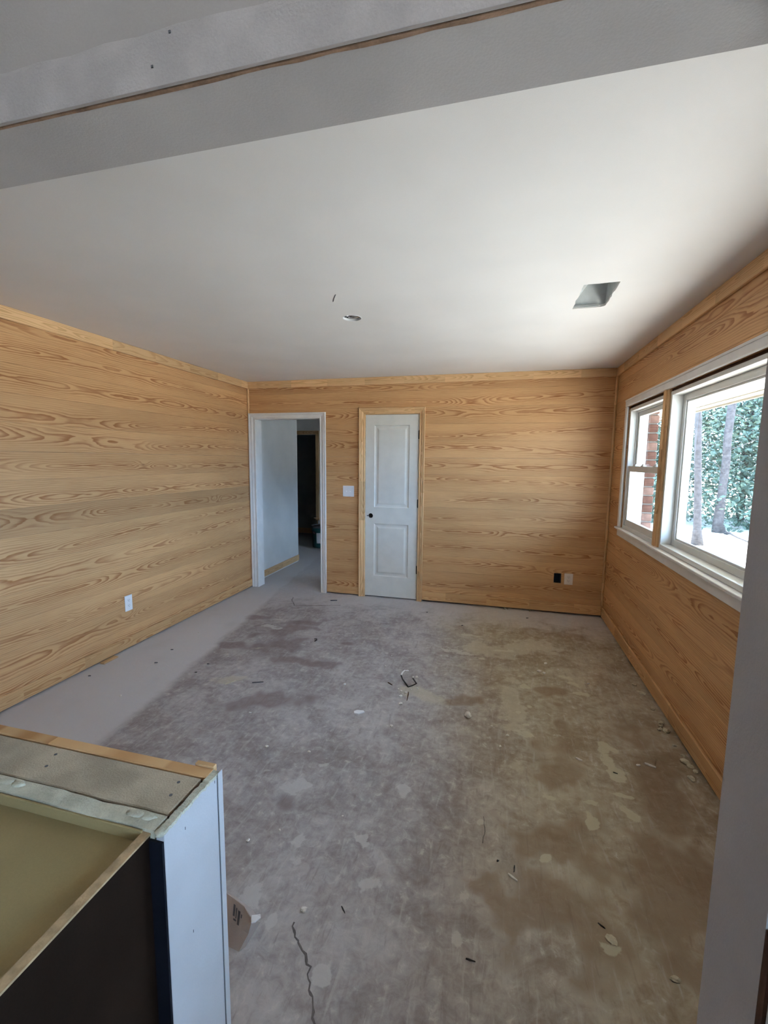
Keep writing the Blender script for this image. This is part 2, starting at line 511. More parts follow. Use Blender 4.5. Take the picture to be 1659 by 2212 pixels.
# ------------------------------------------------------------------ the setting: shell
YP, YK = -3.95, -4.085            # partition faces (room side, kitchen side)
KB = -7.60                        # kitchen back wall
PALE = [(.86, -1.12, .09, .05, .2), (.97, -1.17, .07, .03, .1), (.86, -.95, .045, .025, 0), (1.99, -2.95, .05, .075, -.3), (2.045, -2.925, .04, .02, 0), (2.085, -2.77, .03, .018, .6), (2.16, -3.25, .045, .055, .3), (2.51, -2.86, .03, .05, 0), (2.4, -3.16, .03, .05, .4), (2.48, -3.33, .05, .03, 0), (2.1, -3.47, .06, .05, 0), (1.98, -3.12, .015, .015, 0), (2.02, -3.0, .02, .012, 0),
                  (2.2, -3.54, .02, .035, 0), (2.22, -3.65, .012, .012, 0), (2.42, -3.65, .03, .03, .3), (2.82, -3.29, .028, .034, 0), (2.81, -3.44, .022, .024, 0), (2.87, -2.93, .02, .02, 0), (3.17, -2.71, .035, .03, 0), (3.32, -2.82, .03, .035, 0), (3.12, -3.04, .03, .02, .4), (3.3, -3.34, .03, .025, 0),
                  (3.08, -2.22, .055, .04, 0), (3.06, -2.0, .02, .02, 0), (3.13, -1.92, .022, .022, 0), (3.1, -2.13, .03, .018, 0), (3.09, -1.5, .03, .03, 0), (3.12, -1.66, .03, .03, 0), (2.98, -1.1, .1, .03, .1), (2.65, -1.25, .18, .05, -.2), (2.7, -.85, .12, .03, 0),
                  (3.42, -1.45, .06, .025, -.5), (3.47, -1.56, .045, .07, .5), (3.51, -1.66, .07, .035, .2), (3.50, -2.22, .035, .05, 0), (3.545, -2.24, .03, .04, 0), (3.495, -2.33, .035, .09, .1), (3.525, -2.45, .055, .06, .5), (3.52, -2.60, .05, .02, 0), (3.505, -2.71, .03, .055, .4), (3.34, -2.79, .03, .04, 0), (3.36, -2.68, .04, .03, 0), (3.71, -1.73, .05, .02, -.5)]
RED = [(.62, -.95, .16, .08, .3), (.75, -1.62, .22, .07, .4), (1.36, -1.72, .2, .09, .3), (1.66, -1.72, .14, .07, .2), (1.66, -1.32, .12, .05, .2), (1.0, -1.2, .3, .15, .5), (1.15, -.95, .3, .1, .3), (1.99, -3.06, .07, .05, 0), (1.5, -2.3, .3, .15, .5), (1.2, -1.5, .35, .2, .4)]
BROWN = [(3.28, -1.68, .1, .07, .4), (3.31, -1.85, .07, .06, 0), (3.29, -2.08, .06, .08, 0), (3.27, -2.28, .13, .1, .2), (3.22, -2.5, .16, .12, 0), (3.2, -2.95, .25, .14, .4), (3.2, -3.25, .3, .2, 0), (3.55, -3.1, .3, .4, 0), (2.75, -1.95, .2, .07, .5), (3.7, -2.5, .12, .6, 0)]
TAN = [(1.02, -1.6, .13, .05, .6), (1.1, -2.12, .13, .06, .4), (2.48, -1.97, .22, .08, -.5), (2.35, -1.92, .11, .1, 0), (3.0, -1.05, .35, .22, .2), (3.25, -.95, .3, .2, 0), (3.02, -2.5, .10, .16, -.3), (3.03, -1.9, .13, .5, 0)]
def build_floor():
    st = .0125
    xs = [-2.6] + [i * st for i in range(int(3.95 / st) + 1)] + [4.05]
    ys = [KB] + [-4.0 + i * st for i in range(int(4.0 / st) + 1)] + [4.3]
    nx, ny = len(xs), len(ys)
    verts = [(x, y, 0.0) for y in ys for x in xs]
    faces = [(r * nx + c, r * nx + c + 1, (r + 1) * nx + c + 1, (r + 1) * nx + c) for r in range(ny - 1) for c in range(nx - 1)]
    field = [[-1.0, -1.0, -1.0, -1.0] for _ in verts]
    for chn, (lst, amp, fq) in enumerate(((PALE, 1.0, 13.0), (RED, .8, 6.0), (BROWN, .8, 7.0), (TAN, .8, 6.0))):
        for (bx, by, rx, ry, rz) in lst:
            R = max(rx, ry) * 2.0
            ca_, sa_ = math.cos(rz), math.sin(rz)
            c0, c1 = max(1, int((bx - R) / st)), min(nx - 2, int((bx + R) / st) + 2)
            q0, q1 = max(1, int((by - R + 4.0) / st)), min(ny - 2, int((by + R + 4.0) / st) + 2)
            for r in range(q0, q1):
                for c in range(c0, c1):
                    dx, dy = xs[c] - bx, ys[r] - by
                    u, v = (dx * ca_ + dy * sa_) / rx, (-dx * sa_ + dy * ca_) / ry
                    g = 1.0 - math.hypot(u, v) + amp * (mnoise.noise((xs[c] * fq, ys[r] * fq, chn * 9.1)) + .5 * mnoise.noise((xs[c] * fq * 2.7, ys[r] * fq * 2.7, chn * 3.3)))
                    i = r * nx + c
                    if g > field[i][chn]:
                        field[i][chn] = g
    n0 = len(verts)
    verts += [(-2.6, KB, -.3), (4.05, KB, -.3), (4.05, 4.3, -.3), (-2.6, 4.3, -.3)]
    faces.append((n0 + 3, n0 + 2, n0 + 1, n0))
    field += [[-1.0] * 4] * 4
    o = mesh('floor', verts, faces, 'floor')
    ca = o.data.color_attributes.new('stains', 'FLOAT_COLOR', 'POINT')
    ca.data.foreach_set('color', [q for f_ in field for q in f_])
    return o
floor = build_floor()
struct(floor, 'bare stained concrete floor with dust and adhesive patches')
# cracks in the slab
def strip(name, pts, wd_, z, mat, parent, h=0.0015):
    bm = bmesh.new()
    pts = [Vector((p[0], p[1], z)) for p in pts]
    rows = []
    for i, p in enumerate(pts):
        d = (pts[min(i + 1, len(pts) - 1)] - pts[max(i - 1, 0)]).normalized()
        nrm = Vector((-d.y, d.x, 0)) * wd_ * (.4 + .6 * random.random()) / 2
        rows.append([bm.verts.new(p + nrm), bm.verts.new(p - nrm), bm.verts.new(p - nrm + Vector((0, 0, h))), bm.verts.new(p + nrm + Vector((0, 0, h)))])
    for i in range(len(rows) - 1):
        for k in range(4):
            bm.faces.new((rows[i][k], rows[i][(k + 1) % 4], rows[i + 1][(k + 1) % 4], rows[i + 1][k]))
    return from_bm(name, bm, mat, parent)
def wiggle(pts, n=6, a=.006):
    out = []
    for i in range(len(pts) - 1):
        for k in range(n):
            f = k / n
            out.append((pts[i][0] + (pts[i + 1][0] - pts[i][0]) * f + random.uniform(-a, a), pts[i][1] + (pts[i + 1][1] - pts[i][1]) * f + random.uniform(-a, a)))
    return out + [pts[-1]]
M['crack'] = paint('crack_dirt', (0.13, 0.115, 0.11), 0.9, .2, 20, 0)
strip('crack', wiggle([(.68, -.27), (.72, -.38), (.82, -.53), (1.05, -.47), (1.29, -.39)]), .009, .0002, 'crack', floor, .0008)
strip('crack', wiggle([(2.27, -3.53), (2.32, -3.58), (2.38, -3.64), (2.42, -3.71), (2.47, -3.80), (2.56, -4.0)]), .009, .0002, 'crack', floor, .0008)
strip('crack', wiggle([(2.88, -2.90), (2.885, -2.98), (2.88, -3.04)], 4, .003), .004, .0002, 'crack', floor, .0008)

# ceiling with the duct hole and the can hole
vent_loop = []
vc = [(3.262, -1.838), (3.412, -1.842), (3.434, -1.865), (3.429, -2.214), (3.262, -2.208)]
for i in range(5):
    a, b = vc[i], vc[(i + 1) % 5]
    n = max(2, int(math.hypot(b[0] - a[0], b[1] - a[1]) / .028))
    for k in range(n):
        j = .0035 if k else 0
        vent_loop.append((a[0] + (b[0] - a[0]) * k / n + random.uniform(-j, j), a[1] + (b[1] - a[1]) * k / n + random.uniform(-j, j)))
CX, CY, CR = 1.950, -1.965, .058
can_loop = [(CX + CR * math.cos(2 * PI * k / 32), CY + CR * math.sin(2 * PI * k / 32)) for k in range(32)]
ceiling = fill('ceiling', [[(-.02, YP), (W + .02, YP), (W + .02, .03), (-.02, .03)], vent_loop, can_loop], H, 'ceiling', None, .013)
struct(ceiling, 'plain white drywall ceiling')
kc = box('ceiling_kitchen', (-2.6, KB, H), (W + .02, YP, H + .013), 'ceiling'); struct(kc, 'kitchen ceiling')
hc = box('ceiling_hall', (-2.6, .12, H), (W + .02, 4.3, H + .013), 'ceiling'); struct(hc, 'hall ceiling')
roof = box('roof', (-2.8, KB - .3, 3.0), (5.19, 4.6, 3.1), 'roofing'); struct(roof, 'house roof')
strip('pencil_mark', [(1.993, -2.369), (1.965, -2.32), (1.94, -2.27)], .006, H - .0012, 'slot', ceiling, .001)

# back wall
PX = 0.0
wall_back = boxes('wall_back', [((-.15, .05, 0), (.075, .12, 3.0)), ((.93, .05, 0), (1.415, .12, 3.0)), ((2.07, .05, 0), (W + .15, .12, 3.0)),
                                ((.075, .05, 2.035), (.93, .12, 3.0)), ((1.415, .05, 2.065), (2.07, .12, 3.0))], 'drywall')
struct(wall_back, 'back wall clad in horizontal yellow pine planks')
planking(wall_back, 0.0, W, lambda a, z: (a, TH / 2, z), 0.0,
         [(.08, .925, -1, 2.03), (1.42, 2.065, -1, 2.062), (3.467, 3.535, .324, .421)], lambda r, s: 'pine')
# left wall
wall_left = box('wall_left', (-.15, YP - .14, 0), (-.05, .05, 3.0), 'drywall')
struct(wall_left, 'left wall clad in horizontal yellow pine planks')
planking(wall_left, YP, 0.0, lambda a, z: (-TH / 2, a, z), PI / 2, [], lambda r, s: 'pine_stained' if r == 6 else 'pine')
# right wall with the window band, and the kitchen part with its added window
WY0, WY1, WZ0, WZ1 = -.46, -3.64, .965, 2.03
KW0, KW1, KZ0, KZ1 = -5.05, -6.95, .95, 2.05
xa, xb = W + .05, 4.085
wall_right = boxes('wall_right', [((xa, WY0, 0), (xb, .12, 3)), ((xa, WY1, 0), (xb, WY0, WZ0)), ((xa, WY1, WZ1), (xb, WY0, 3)), ((xa, YK, 0), (xb, WY1, 3))], 'drywall')
struct(wall_right, 'right wall clad in horizontal yellow pine planks around the window')
planking(wall_right, YP, 0.0, lambda a, z: (W + TH / 2, a, z), -PI / 2, [(WY1, WY0, WZ0 - .03, WZ1)], lambda r, s: 'pine')
kr = boxes('wall_kitchen_right', [((W, KW0, 0), (xb, YK, 3)), ((W, KW1, 0), (xb, KW0, KZ0)), ((W, KW1, KZ1), (xb, KW0, 3)), ((W, KB, 0), (xb, KW1, 3))], 'drywall')
struct(kr, 'kitchen wall with the added window')
kl = box('wall_kitchen_left', (-2.7, KB, 0), (-2.6, YP - .14, 3), 'drywall'); struct(kl, 'kitchen side wall')
kp = box('wall_kitchen_front', (-2.6, YP - .14, 0), (-.15, YP, 3), 'drywall'); struct(kp, 'kitchen wall beside the left wall')
kb = box('wall_kitchen_back', (-2.7, KB - .12, 0), (4.1, KB, 3), 'drywall'); struct(kb, 'kitchen back wall')
# partition: header, stub and half wall
XJ = 3.2605
ZH = 2.1253
header = box('wall_header', (-.15, YK, ZH), (W + .05, YP, 3.0), 'header_wall'); struct(header, 'grey unfinished drywall header over the opening')
hf = box('face_board', (-.15, YK - .008, ZH - .0006), (W + .05, YK - .003, 3.0), 'raw_drywall', header)
bm = bmesh.new()                                       # band of joint compound along the lower edge of the face board
n = 60
vs = []
for i in range(n + 1):
    x = -.1 + (W + .1) * i / n
    vs.append([bm.verts.new((x, YK - .0082, ZH + .0)), bm.verts.new((x, YK - .0100, ZH + .03)), bm.verts.new((x, YK - .0100, ZH + .062 + random.uniform(-.002, .002))), bm.verts.new((x, YK - .0081, ZH + .076 + random.uniform(-.003, .003)))])
for i in range(n):
    for k in range(3):
        bm.faces.new((vs[i][k], vs[i + 1][k], vs[i + 1][k + 1], vs[i][k + 1]))
from_bm('compound_band', bm, 'mud', header)
bm = bmesh.new()
vs = []
for i in range(81):
    x = -.1 + (W - .1) * i / 80
    d = .003 + .010 * max(0, mnoise.noise((x * 3.1, 0, 0))) + .003 * random.random()
    vs.append([bm.verts.new((x, YK, ZH - .0008)), bm.verts.new((x, YK + d, ZH - .0008)), bm.verts.new((x, YK - .0005, ZH + .003))])
for i in range(80):
    bm.faces.new((vs[i][0], vs[i][1], vs[i + 1][1], vs[i + 1][0])); bm.faces.new((vs[i][0], vs[i + 1][0], vs[i + 1][2], vs[i][2]))
from_bm('torn_paper_edge', bm, 'tan_paper', header)
box('joint_gap', (-.1, YK - .0032, ZH + .002), (W, YK + .0001, ZH + .01), 'dark_void', header)
for (x, y, z) in ((2.38, YK - .0100, 2.193), (2.346, YK - .0100, 2.152)):
    box('nail_head', (x - .0018, y - .001, z - .0018), (x + .0018, y + .002, z + .0018), 'slot', header)
stub = box('wall_stub', (XJ, YK - .009, 0), (xa + .02, YP, ZH), 'header_wall'); struct(stub, 'grey end of the partition wall beside the window')

# ------------------------------------------------------------------ trims
# crown boards, base boards, corner strips
def crown(name, lo, hi, rotz):
    o = box(name, lo, hi, 'pine_finger', None, .003, rotz)
    return struct(o, 'finger-jointed pine board along the ceiling')
crown('trim_1', (0, -.018, 2.362), (W, -.0005, H - .001), 0)
crown('trim_2', (.0005, YP, 2.362), (.018, -.018, H - .001), PI / 2)
crown('trim_3', (W - .018, YP, 2.362), (W - .0005, -.018, H - .001), -PI / 2)
def base(name, lo, hi, rotz, lab):
    o = box(name, lo, hi, 'pine_base', None, .004, rotz)
    return struct(o, lab)
bb = base('baseboard_back', (2.105, -.016, .020), (W - .016, -.0005, .118), 0, 'pine baseboard under the back wall with a dark gap below')
base('baseboard_middle', (.985, -.016, .016), (1.372, -.0005, .100), 0, 'short pine baseboard between the two doors')
base('baseboard_left', (.0005, YP, .012), (.016, -.02, .100), PI / 2, 'pine baseboard along the left wall')
base('baseboard_right', (W - .016, YP, .012), (W - .0005, -.02, .110), -PI / 2, 'pine baseboard along the window wall')
for nm, x0, x1, m, lab in (('trim_4', .0008, .022, 'pine_finger', 'pine corner strip at the left corner'), ('trim_5', W - .022, W - .0008, 'pine_finger', 'pine corner strip at the right corner')):
    o = vbox(nm, (x0, -.022, .118), (x1, -.0008, 2.362), m, None, .006); struct(o, lab)

def casing(name, x0, x1, ztop, wl, wr, wt, prof, mat, label, zb=0.0):
    """mitred door casing on the back wall; x0,x1 inner edges, prof = [(fraction of width, projection)]"""
    e = empty(name, (x0, 0, 0)); struct(e, label)
    def leg(x, s, w):
        bm = bmesh.new()
        rows = []
        for f, p in prof:
            zt = ztop + wt * f
            rows.append((bm.verts.new((x + s * w * f, -p, zb)), bm.verts.new((x + s * w * f, -p, zt))))
        rb = [(bm.verts.new((x + s * w * f, -.0005, zb)), bm.verts.new((x + s * w * f, -.0005, ztop + wt * f))) for f in (0, 1)]
        for i in range(len(rows) - 1):
            bm.faces.new((rows[i][0], rows[i + 1][0], rows[i + 1][1], rows[i][1]))
        bm.faces.new((rb[0][0], rows[0][0], rows[0][1], rb[0][1])); bm.faces.new((rows[-1][0], rb[1][0], rb[1][1], rows[-1][1]))
        c = Vector((x + s * w / 2, -.01, ztop / 2))
        for v in bm.verts:
            q = v.co - c
            v.co = (q.z, q.y, -q.x)                       # local x runs up
        from_bm('casing_leg', bm, mat, e, c, (0, -PI / 2, 0))
    leg(x0, -1, wl); leg(x1, 1, wr)
    bm = bmesh.new()
    rows = [(bm.verts.new((x0 - wl * f, -p, ztop + wt * f)), bm.verts.new((x1 + wr * f, -p, ztop + wt * f))) for f, p in prof]
    for i in range(len(rows) - 1):
        bm.faces.new((rows[i][0], rows[i][1], rows[i + 1][1], rows[i + 1][0]))
    a, b = rows[0]; bb0 = bm.verts.new((x0, -.0005, ztop)), bm.verts.new((x1, -.0005, ztop))
    bm.faces.new((a, b, bb0[1], bb0[0]))
    a, b = rows[-1]; bb1 = bm.verts.new((x0 - wl, -.0005, ztop + wt)), bm.verts.new((x1 + wr, -.0005, ztop + wt))
    bm.faces.new((a, b, bb1[1], bb1[0]))
    c = Vector(((x0 + x1) / 2, -.01, ztop + wt / 2))
    for v in bm.verts:
        v.co -= c
    from_bm('casing_head', bm, mat, e, c)
    return e
colonial = [(0, .010), (.06, .014), (.16, .015), (.24, .011), (.34, .013), (.50, .019), (.62, .021), (.72, .018), (.80, .024), (.94, .026), (1, .023)]
# hall opening: white casing and white jamb boards
ca = casing('trim_6', .096, .905, 2.012, .085, .072, .068, colonial, 'white_trim', 'white mitred casing around the open hall doorway')
box('jamb_board', (.080, -.002, 0), (.096, .125, 2.012), 'white_trim', ca, .001)
box('jamb_board', (.905, -.002, 0), (.921, .125, 2.012), 'white_trim', ca, .001)
box('jamb_head', (.080, -.002, 2.012), (.921, .125, 2.030), 'white_trim', ca, .001)
# closet door
cb = casing('trim_7', 1.440, 2.044, 2.046, .068, .060, .068, colonial, 'pine_finger', 'pine mitred casing around the closed closet door')
vbox('jamb_board', (1.421, -.002, 0), (1.440, .12, 2.046), 'pine_finger', cb, .001)
vbox('jamb_board', (2.044, -.002, 0), (2.063, .12, 2.046), 'pine_finger', cb, .001)
box('jamb_head', (1.421, -.002, 2.046), (2.063, .12, 2.062), 'pine_finger', cb, .001)

def closet_door():
    x0, x1, z0, z1, yf, T = 1.4432, 2.0408, .014, 2.0425, .004, .035
    e = empty('door_1', (x0, yf, z0)); struct(e, 'closed white two-panel closet door')
    P = [(1.545, 1.937, 1.030, 1.931), (1.545, 1.937, .248, .846)]
    bx, bz, br = 1.506, .933, .027
    hx0, hx1 = bx - .037, bx + .037
    # slab: front face with panel openings and a bored lock hole
    bm = bmesh.new()
    es = []
    def loop(pts):
        vs = [bm.verts.new((a, yf, b)) for a, b in pts]
        es.extend(bm.edges.new((vs[i], vs[(i + 1) % len(vs)])) for i in range(len(vs)))
        return vs
    lo = loop([(x0, z0), (x1, z0), (x1, z1), (x0, z1)])
    for (a, b, c, d) in P:
        loop([(a, c), (b, c), (b, d), (a, d)])
    hl = loop([(bx + br * math.cos(2 * PI * k / 24), bz + br * math.sin(2 * PI * k / 24)) for k in range(24)])
    bmesh.ops.triangle_fill(bm, use_beauty=True, edges=es)
    hb = [bm.verts.new((v.co.x, yf + T, v.co.z)) for v in hl]
    for k in range(24):
        bm.faces.new((hl[k], hl[(k + 1) % 24], hb[(k + 1) % 24], hb[k]))
    ob = [bm.verts.new((v.co.x, yf + T, v.co.z)) for v in lo]
    for k in range(4):
        bm.faces.new((lo[k], ob[k], ob[(k + 1) % 4], lo[(k + 1) % 4]))
    from_bm('door_slab', bm, 'door_white', e)
    for (a, b, c, d) in P:
        bm = bmesh.new()
        rings = []
        for ins, dep in ((0, 0), (.006, .0055), (.014, .0085), (.030, .0085), (.048, .0025), (.052, .0020)):
            rings.append([bm.verts.new(q) for q in ((a + ins, yf + dep, c + ins), (b - ins, yf + dep, c + ins), (b - ins, yf + dep, d - ins), (a + ins, yf + dep, d - ins))])
        for i in range(len(rings) - 1):
            for k in range(4):
                bm.faces.new((rings[i][k], rings[i][(k + 1) % 4], rings[i + 1][(k + 1) % 4], rings[i + 1][k]))
        bm.faces.new(rings[-1])
        from_bm('door_panel', bm, 'door_white', e)
    box('lock_bore', (bx - .03, yf + T, bz - .03), (bx + .03, yf + T + .02, bz + .03), 'dark_void', e)
    bm = bmesh.new()
    lathe(bm, [(.0265, 0), (.0265, .030), (.0, .030)], 24)
    o = from_bm('bore_lining', bm, 'dark_void', e, (bx, yf + .003, bz), (-PI / 2, 0, 0))
    box('latch_bore', (bx - .044, yf - .0012, bz - .006), (bx - .026, yf + .001, bz + .005), 'slot', e, .001)
    for zc in (1.826, 1.087, .351):
        h = box('hinge', (2.033, -.004, zc - .044), (2.0475, .006, zc + .044), 'black_metal', e, .001)
        bm = bmesh.new()
        tube(bm, [(0, 0, -.046), (0, 0, .046)], .0058, 10)
        from_bm('hinge_pin', bm, 'black_metal', h, (2.0435, -.0062, zc), smooth=True)
    return e
closet_door()
box_closet = boxes('wall_closet', [((1.0, .7, 0), (2.5, .75, H)), ((1.30, .12, 0), (1.35, .7, H)), ((2.12, .12, 0), (2.17, .7, H))], 'drywall'); struct(box_closet, 'closet walls behind the door')

# ------------------------------------------------------------------ hall beyond the open doorway
hw = box('wall_hall_left', (-.17, .12, 0), (-.05, 1.40, H), 'drywall'); struct(hw, 'white hall wall seen through the doorway')
o = box('baseboard_hall', (-.05, .12, .02), (-.036, 1.40, .105), 'pine_finger', None, .003, PI / 2); struct(o, 'pine baseboard along the hall wall')
HW0, HW1, HZ0, HZ1 = 2.5, .5, .95, 1.42
hr = boxes('wall_hall_right', [((W, .12, 0), (xb, HW1, 3)), ((W, HW0, 0), (xb, 4.3, 3)), ((W, HW1, 0), (xb, HW0, HZ0)), ((W, HW1, HZ1), (xb, HW0, 3))], 'drywall'); struct(hr, 'outer wall of the space past the hall doorway')
e = empty('added_hall_window', (W, 1.475, HZ0)); struct(e, 'added unseen window lighting the space past the hall doorway')  # unseen window added to bring daylight into the hall
hfar = boxes('wall_hall_far', [((-.30, 2.75, 0), (W, 2.85, H)), ((-2.6, 2.75, 0), (-1.14, 2.85, H)), ((-1.14, 2.75, 1.995), (-.30, 2.85, H))], 'drywall'); struct(hfar, 'hall end wall with a cased doorway')
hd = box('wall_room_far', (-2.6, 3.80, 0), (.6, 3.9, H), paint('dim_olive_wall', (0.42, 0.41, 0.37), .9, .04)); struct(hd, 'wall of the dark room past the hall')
o = box('baseboard_far', (-2.6, 3.785, .01), (.6, 3.80, .12), 'pine_finger', None, .003); struct(o, 'pine baseboard in the dark room')
for nm, lo, hi in (('wall_room_right', (.5, 2.85, 0), (.6, 3.8, H)), ('wall_room_left', (-2.7, .12, 0), (-2.6, 4.3, H)), ('wall_hall_near', (-2.6, .12, 0), (-.17, .2, H))):
    o = box(nm, lo, hi, 'drywall'); struct(o, 'plain drywall past the hall doorway')
ef = empty('trim_8', (-.33, 2.75, 0)); struct(ef, 'pine casing around the far hall doorway')
vbox('casing_leg', (-.33, 2.735, .45), (-.265, 2.7495, 2.06), 'pine_finger', ef, .003)
vbox('casing_leg', (-1.21, 2.735, 0), (-1.145, 2.7495, 2.06), 'pine_finger', ef, .003)
box('casing_head', (-1.21, 2.735, 1.995), (-.265, 2.7495, 2.065), 'pine_finger', ef, .003)
vbox('jamb_board', (-.315, 2.75, 0), (-.30, 2.85, 1.995), 'pine_finger', ef)
box('casing_stub', (-.36, 2.72, .478), (-.255, 2.735, .495), 'pine_finger', ef)
# bucket in the hall
bk = empty('bucket', (-.178, 2.55, 0), 'teal plastic bucket with grey lid standing at the hall end', 'bucket')
bm = bmesh.new(); lathe(bm, [(0, .0), (.122, .0), (.126, .006), (.140, .300), (.146, .302), (.146, .318), (.140, .320), (.142, .352), (0, .352)], 36)
from_bm('body', bm, 'bucket_teal', bk, (-.178, 2.55, 0), smooth=False)
bm = bmesh.new(); lathe(bm, [(0, .352), (.150, .352), (.152, .358), (.152, .388), (.147, .394), (.128, .394), (.126, .386), (0, .386)], 36)
from_bm('lid', bm, 'bucket_grey', bk, (-.178, 2.55, 0))
def wrap(name, a0, a1, z0, z1, r0_, r1_, mat, parent, c):
    bm = bmesh.new()
    n = 12
    q = [[bm.verts.new((r * math.cos(a0 + (a1 - a0) * k / n), r * math.sin(a0 + (a1 - a0) * k / n), z)) for k in range(n + 1)] for r, z in ((r0_, z0), (r1_, z1))]
    for k in range(n):
        bm.faces.new((q[0][k], q[0][k + 1], q[1][k + 1], q[1][k]))
    return from_bm(name, bm, mat, parent, c)
lb = wrap('label', -1.62, -.9, .085, .27, .1320, .1400, 'plate_white', bk, (-.178, 2.55, 0))
wrap('dark_label', -2.3, -1.72, .24, .295, .1385, .1412, 'slot', bk, (-.178, 2.55, 0))
for i, z in enumerate((.278, .262)):
    wrap('lettering', -2.22, -1.85 + .05 * i, z, z + .008, .1415, .1418, 'plate_white', bk, (-.178, 2.55, 0))
bm = bmesh.new(); tube(bm, [(.146 * math.cos(a), .146 * math.sin(a) * .25 - .14 * math.sin(a) * .9, .31 - .09 * math.sin(a)) for a in [PI * k / 12 for k in range(13)]], .003, 6)
from_bm('bail_handle', bm, 'alum', bk, (-.178, 2.55, 0))

# ------------------------------------------------------------------ windows
def ring(name, y0, y1, z0, z1, x0, x1, w, mat, parent, wb=None, bev=.0015):
    """rectangular frame in the y-z plane; y0 > y1"""
    wb = wb or w
    return boxes(name, [((x0, y0 - w, z0), (x1, y0, z1)), ((x0, y1, z0), (x1, y1 + w, z1)), ((x0, y1 + w, z1 - w), (x1, y0 - w, z1)), ((x0, y1 + w, z0), (x1, y0 - w, z0 + wb))], mat, parent, ((x0 + x1) / 2, (y0 + y1) / 2, (z0 + z1) / 2), bev)
def pane(y0, y1, z0, z1, x, parent):
    return box('glass', (x - .002, y1, z0), (x + .002, y0, z1), 'glass', parent)
def double_hung(name, y0, y1, z0, z1, label, X=W):
    e = empty(name, (X, (y0 + y1) / 2, z0)); struct(e, label)
    g = .020
    ring('rough_gap', y0, y1, z0, z1, X + .012, X + .05, .019, 'brown_gap', e, bev=0)
    fr = ring('frame', y0 - g, y1 + g, z0, z1 - g, X + .004, X + .142, .026, 'white_vinyl', e, .03)
    ring('stop', y0 - g - .026, y1 + g + .026, z0 + .03, z1 - g - .026, X + .050, X + .058, .012, 'white_vinyl', fr)
    a0, a1 = y0 - g - .026, y1 + g + .026
    for xs_ in (.100, .112, .126):
        box('jamb_groove', (X + xs_, a0 - .0012, z0 + .03), (X + xs_ + .004, a0 + .001, z1 - g - .026), 'galv', e)
    zm = 1.505
    lo = ring('sash', a0 - .002, a1 + .002, z0 + .030, zm + .018, X + .016, X + .046, .046, 'white_vinyl', e, .052)
    pane(a0 - .046, a1 + .046, z0 + .078, zm - .026, X + .031, lo)
    up_ = ring('sash', a0 - .002, a1 + .002, zm - .018, z1 - g - .028, X + .062, X + .092, .046, 'white_vinyl', e, .036)
    pane(a0 - .046, a1 + .046, zm + .016, z1 - g - .072, X + .078, up_)
    for f in (.18, .45, .82):
        yc = a0 + (a1 - a0) * f
        boxes('sash_lock', [((X + .018, yc - .03, zm + .018), (X + .044, yc + .03, zm + .026)), ((X + .024, yc - .014, zm + .026), (X + .040, yc + .022, zm + .036))], 'white_vinyl', lo, (X + .03, yc, zm + .02), .002)
    return e
def picture(name, y0, y1, z0, z1, label, X=W):
    e = empty(name, (X, (y0 + y1) / 2, z0)); struct(e, label)
    g = .018
    ring('rough_gap', y0, y1, z0, z1, X + .012, X + .05, .019, 'brown_gap', e, bev=0)
    ring('frame', y0 - g, y1 + g, z0, z1 - g, X + .004, X + .142, .024, 'white_vinyl', e, .028)
    a0, a1 = y0 - g - .024, y1 + g + .024
    s = ring('sash', a0, a1, z0 + .028, z1 - g - .024, X + .070, X + .100, .040, 'white_vinyl', e)
    ring('glazing_stop', a0 - .040, a1 + .040, z0 + .068, z1 - g - .064, X + .078, X + .094, .012, 'white_vinyl', s)
    pane(a0 - .045, a1 + .045, z0 + .073, z1 - g - .069, X + .086, s)
    return e
MU = ((-1.34, -1.40), (-2.70, -2.76))
zs = .985
double_hung('window_1', -.46, MU[0][0], zs, 2.03, 'narrow double-hung window nearest the back wall')
picture('window_2', MU[0][1], MU[1][0], zs, 2.03, 'wide fixed picture window pane')
double_hung('window_3', MU[1][1], WY1, zs, 2.03, 'double-hung window nearest the partition')
for nm, (m0, m1), lab in (('trim_9', MU[0], 'pine mullion post between narrow and wide windows'), ('trim_10', MU[1], 'pine mullion post at the near end of the picture window')):
    e = empty(nm, (W, (m0 + m1) / 2, zs)); struct(e, lab)
    vbox('mullion_board', (W - .014, m1 + .032, zs), (W + .045, m0 + .008, 2.032), 'pine_finger', e, .002)
    vbox('mullion_strip', (W - .004, m1 - .010, zs), (W + .045, m1 + .030, 2.032), 'pine_finger', e, .002)
    box('mullion_core', (W + .045, m1 - .004, zs), (W + .145, m0 + .004, 2.032), 'white_vinyl', e)
e = empty('trim_11', (W, -2.0, zs)); struct(e, 'white casing, stool and apron around the window')
box('casing_head', (W - .018, WY1 - .062, 2.030), (W - .0005, WY0 + .058, 2.092), 'white_trim', e, .004, PI / 2)
box('casing_bead', (W - .021, WY1 - .062, 2.074), (W - .018, WY0 + .058, 2.088), 'white_trim', e, .001, PI / 2)
box('casing_leg', (W - .018, WY0, zs), (W - .0005, WY0 + .058, 2.030), 'white_trim', e, .004)
box('casing_leg', (W - .018, WY1 - .062, zs), (W - .0005, WY1, 2.030), 'white_trim', e, .004)
box('stool', (W - .034, WY1 - .085, .966), (W + .05, WY0 + .082, .984), 'white_trim', e, .003)
box('apron', (W - .015, WY1 - .062, .906), (W - .0005, WY0 + .06, .966), 'white_trim', e, .003)
s = ring('frame', 2.5, .5, .95, 1.42, W + .03, W + .12, .05, 'white_vinyl', bpy.data.objects['added_hall_window'])
pane(2.45, .55, 1.0, 1.37, W + .07, s)
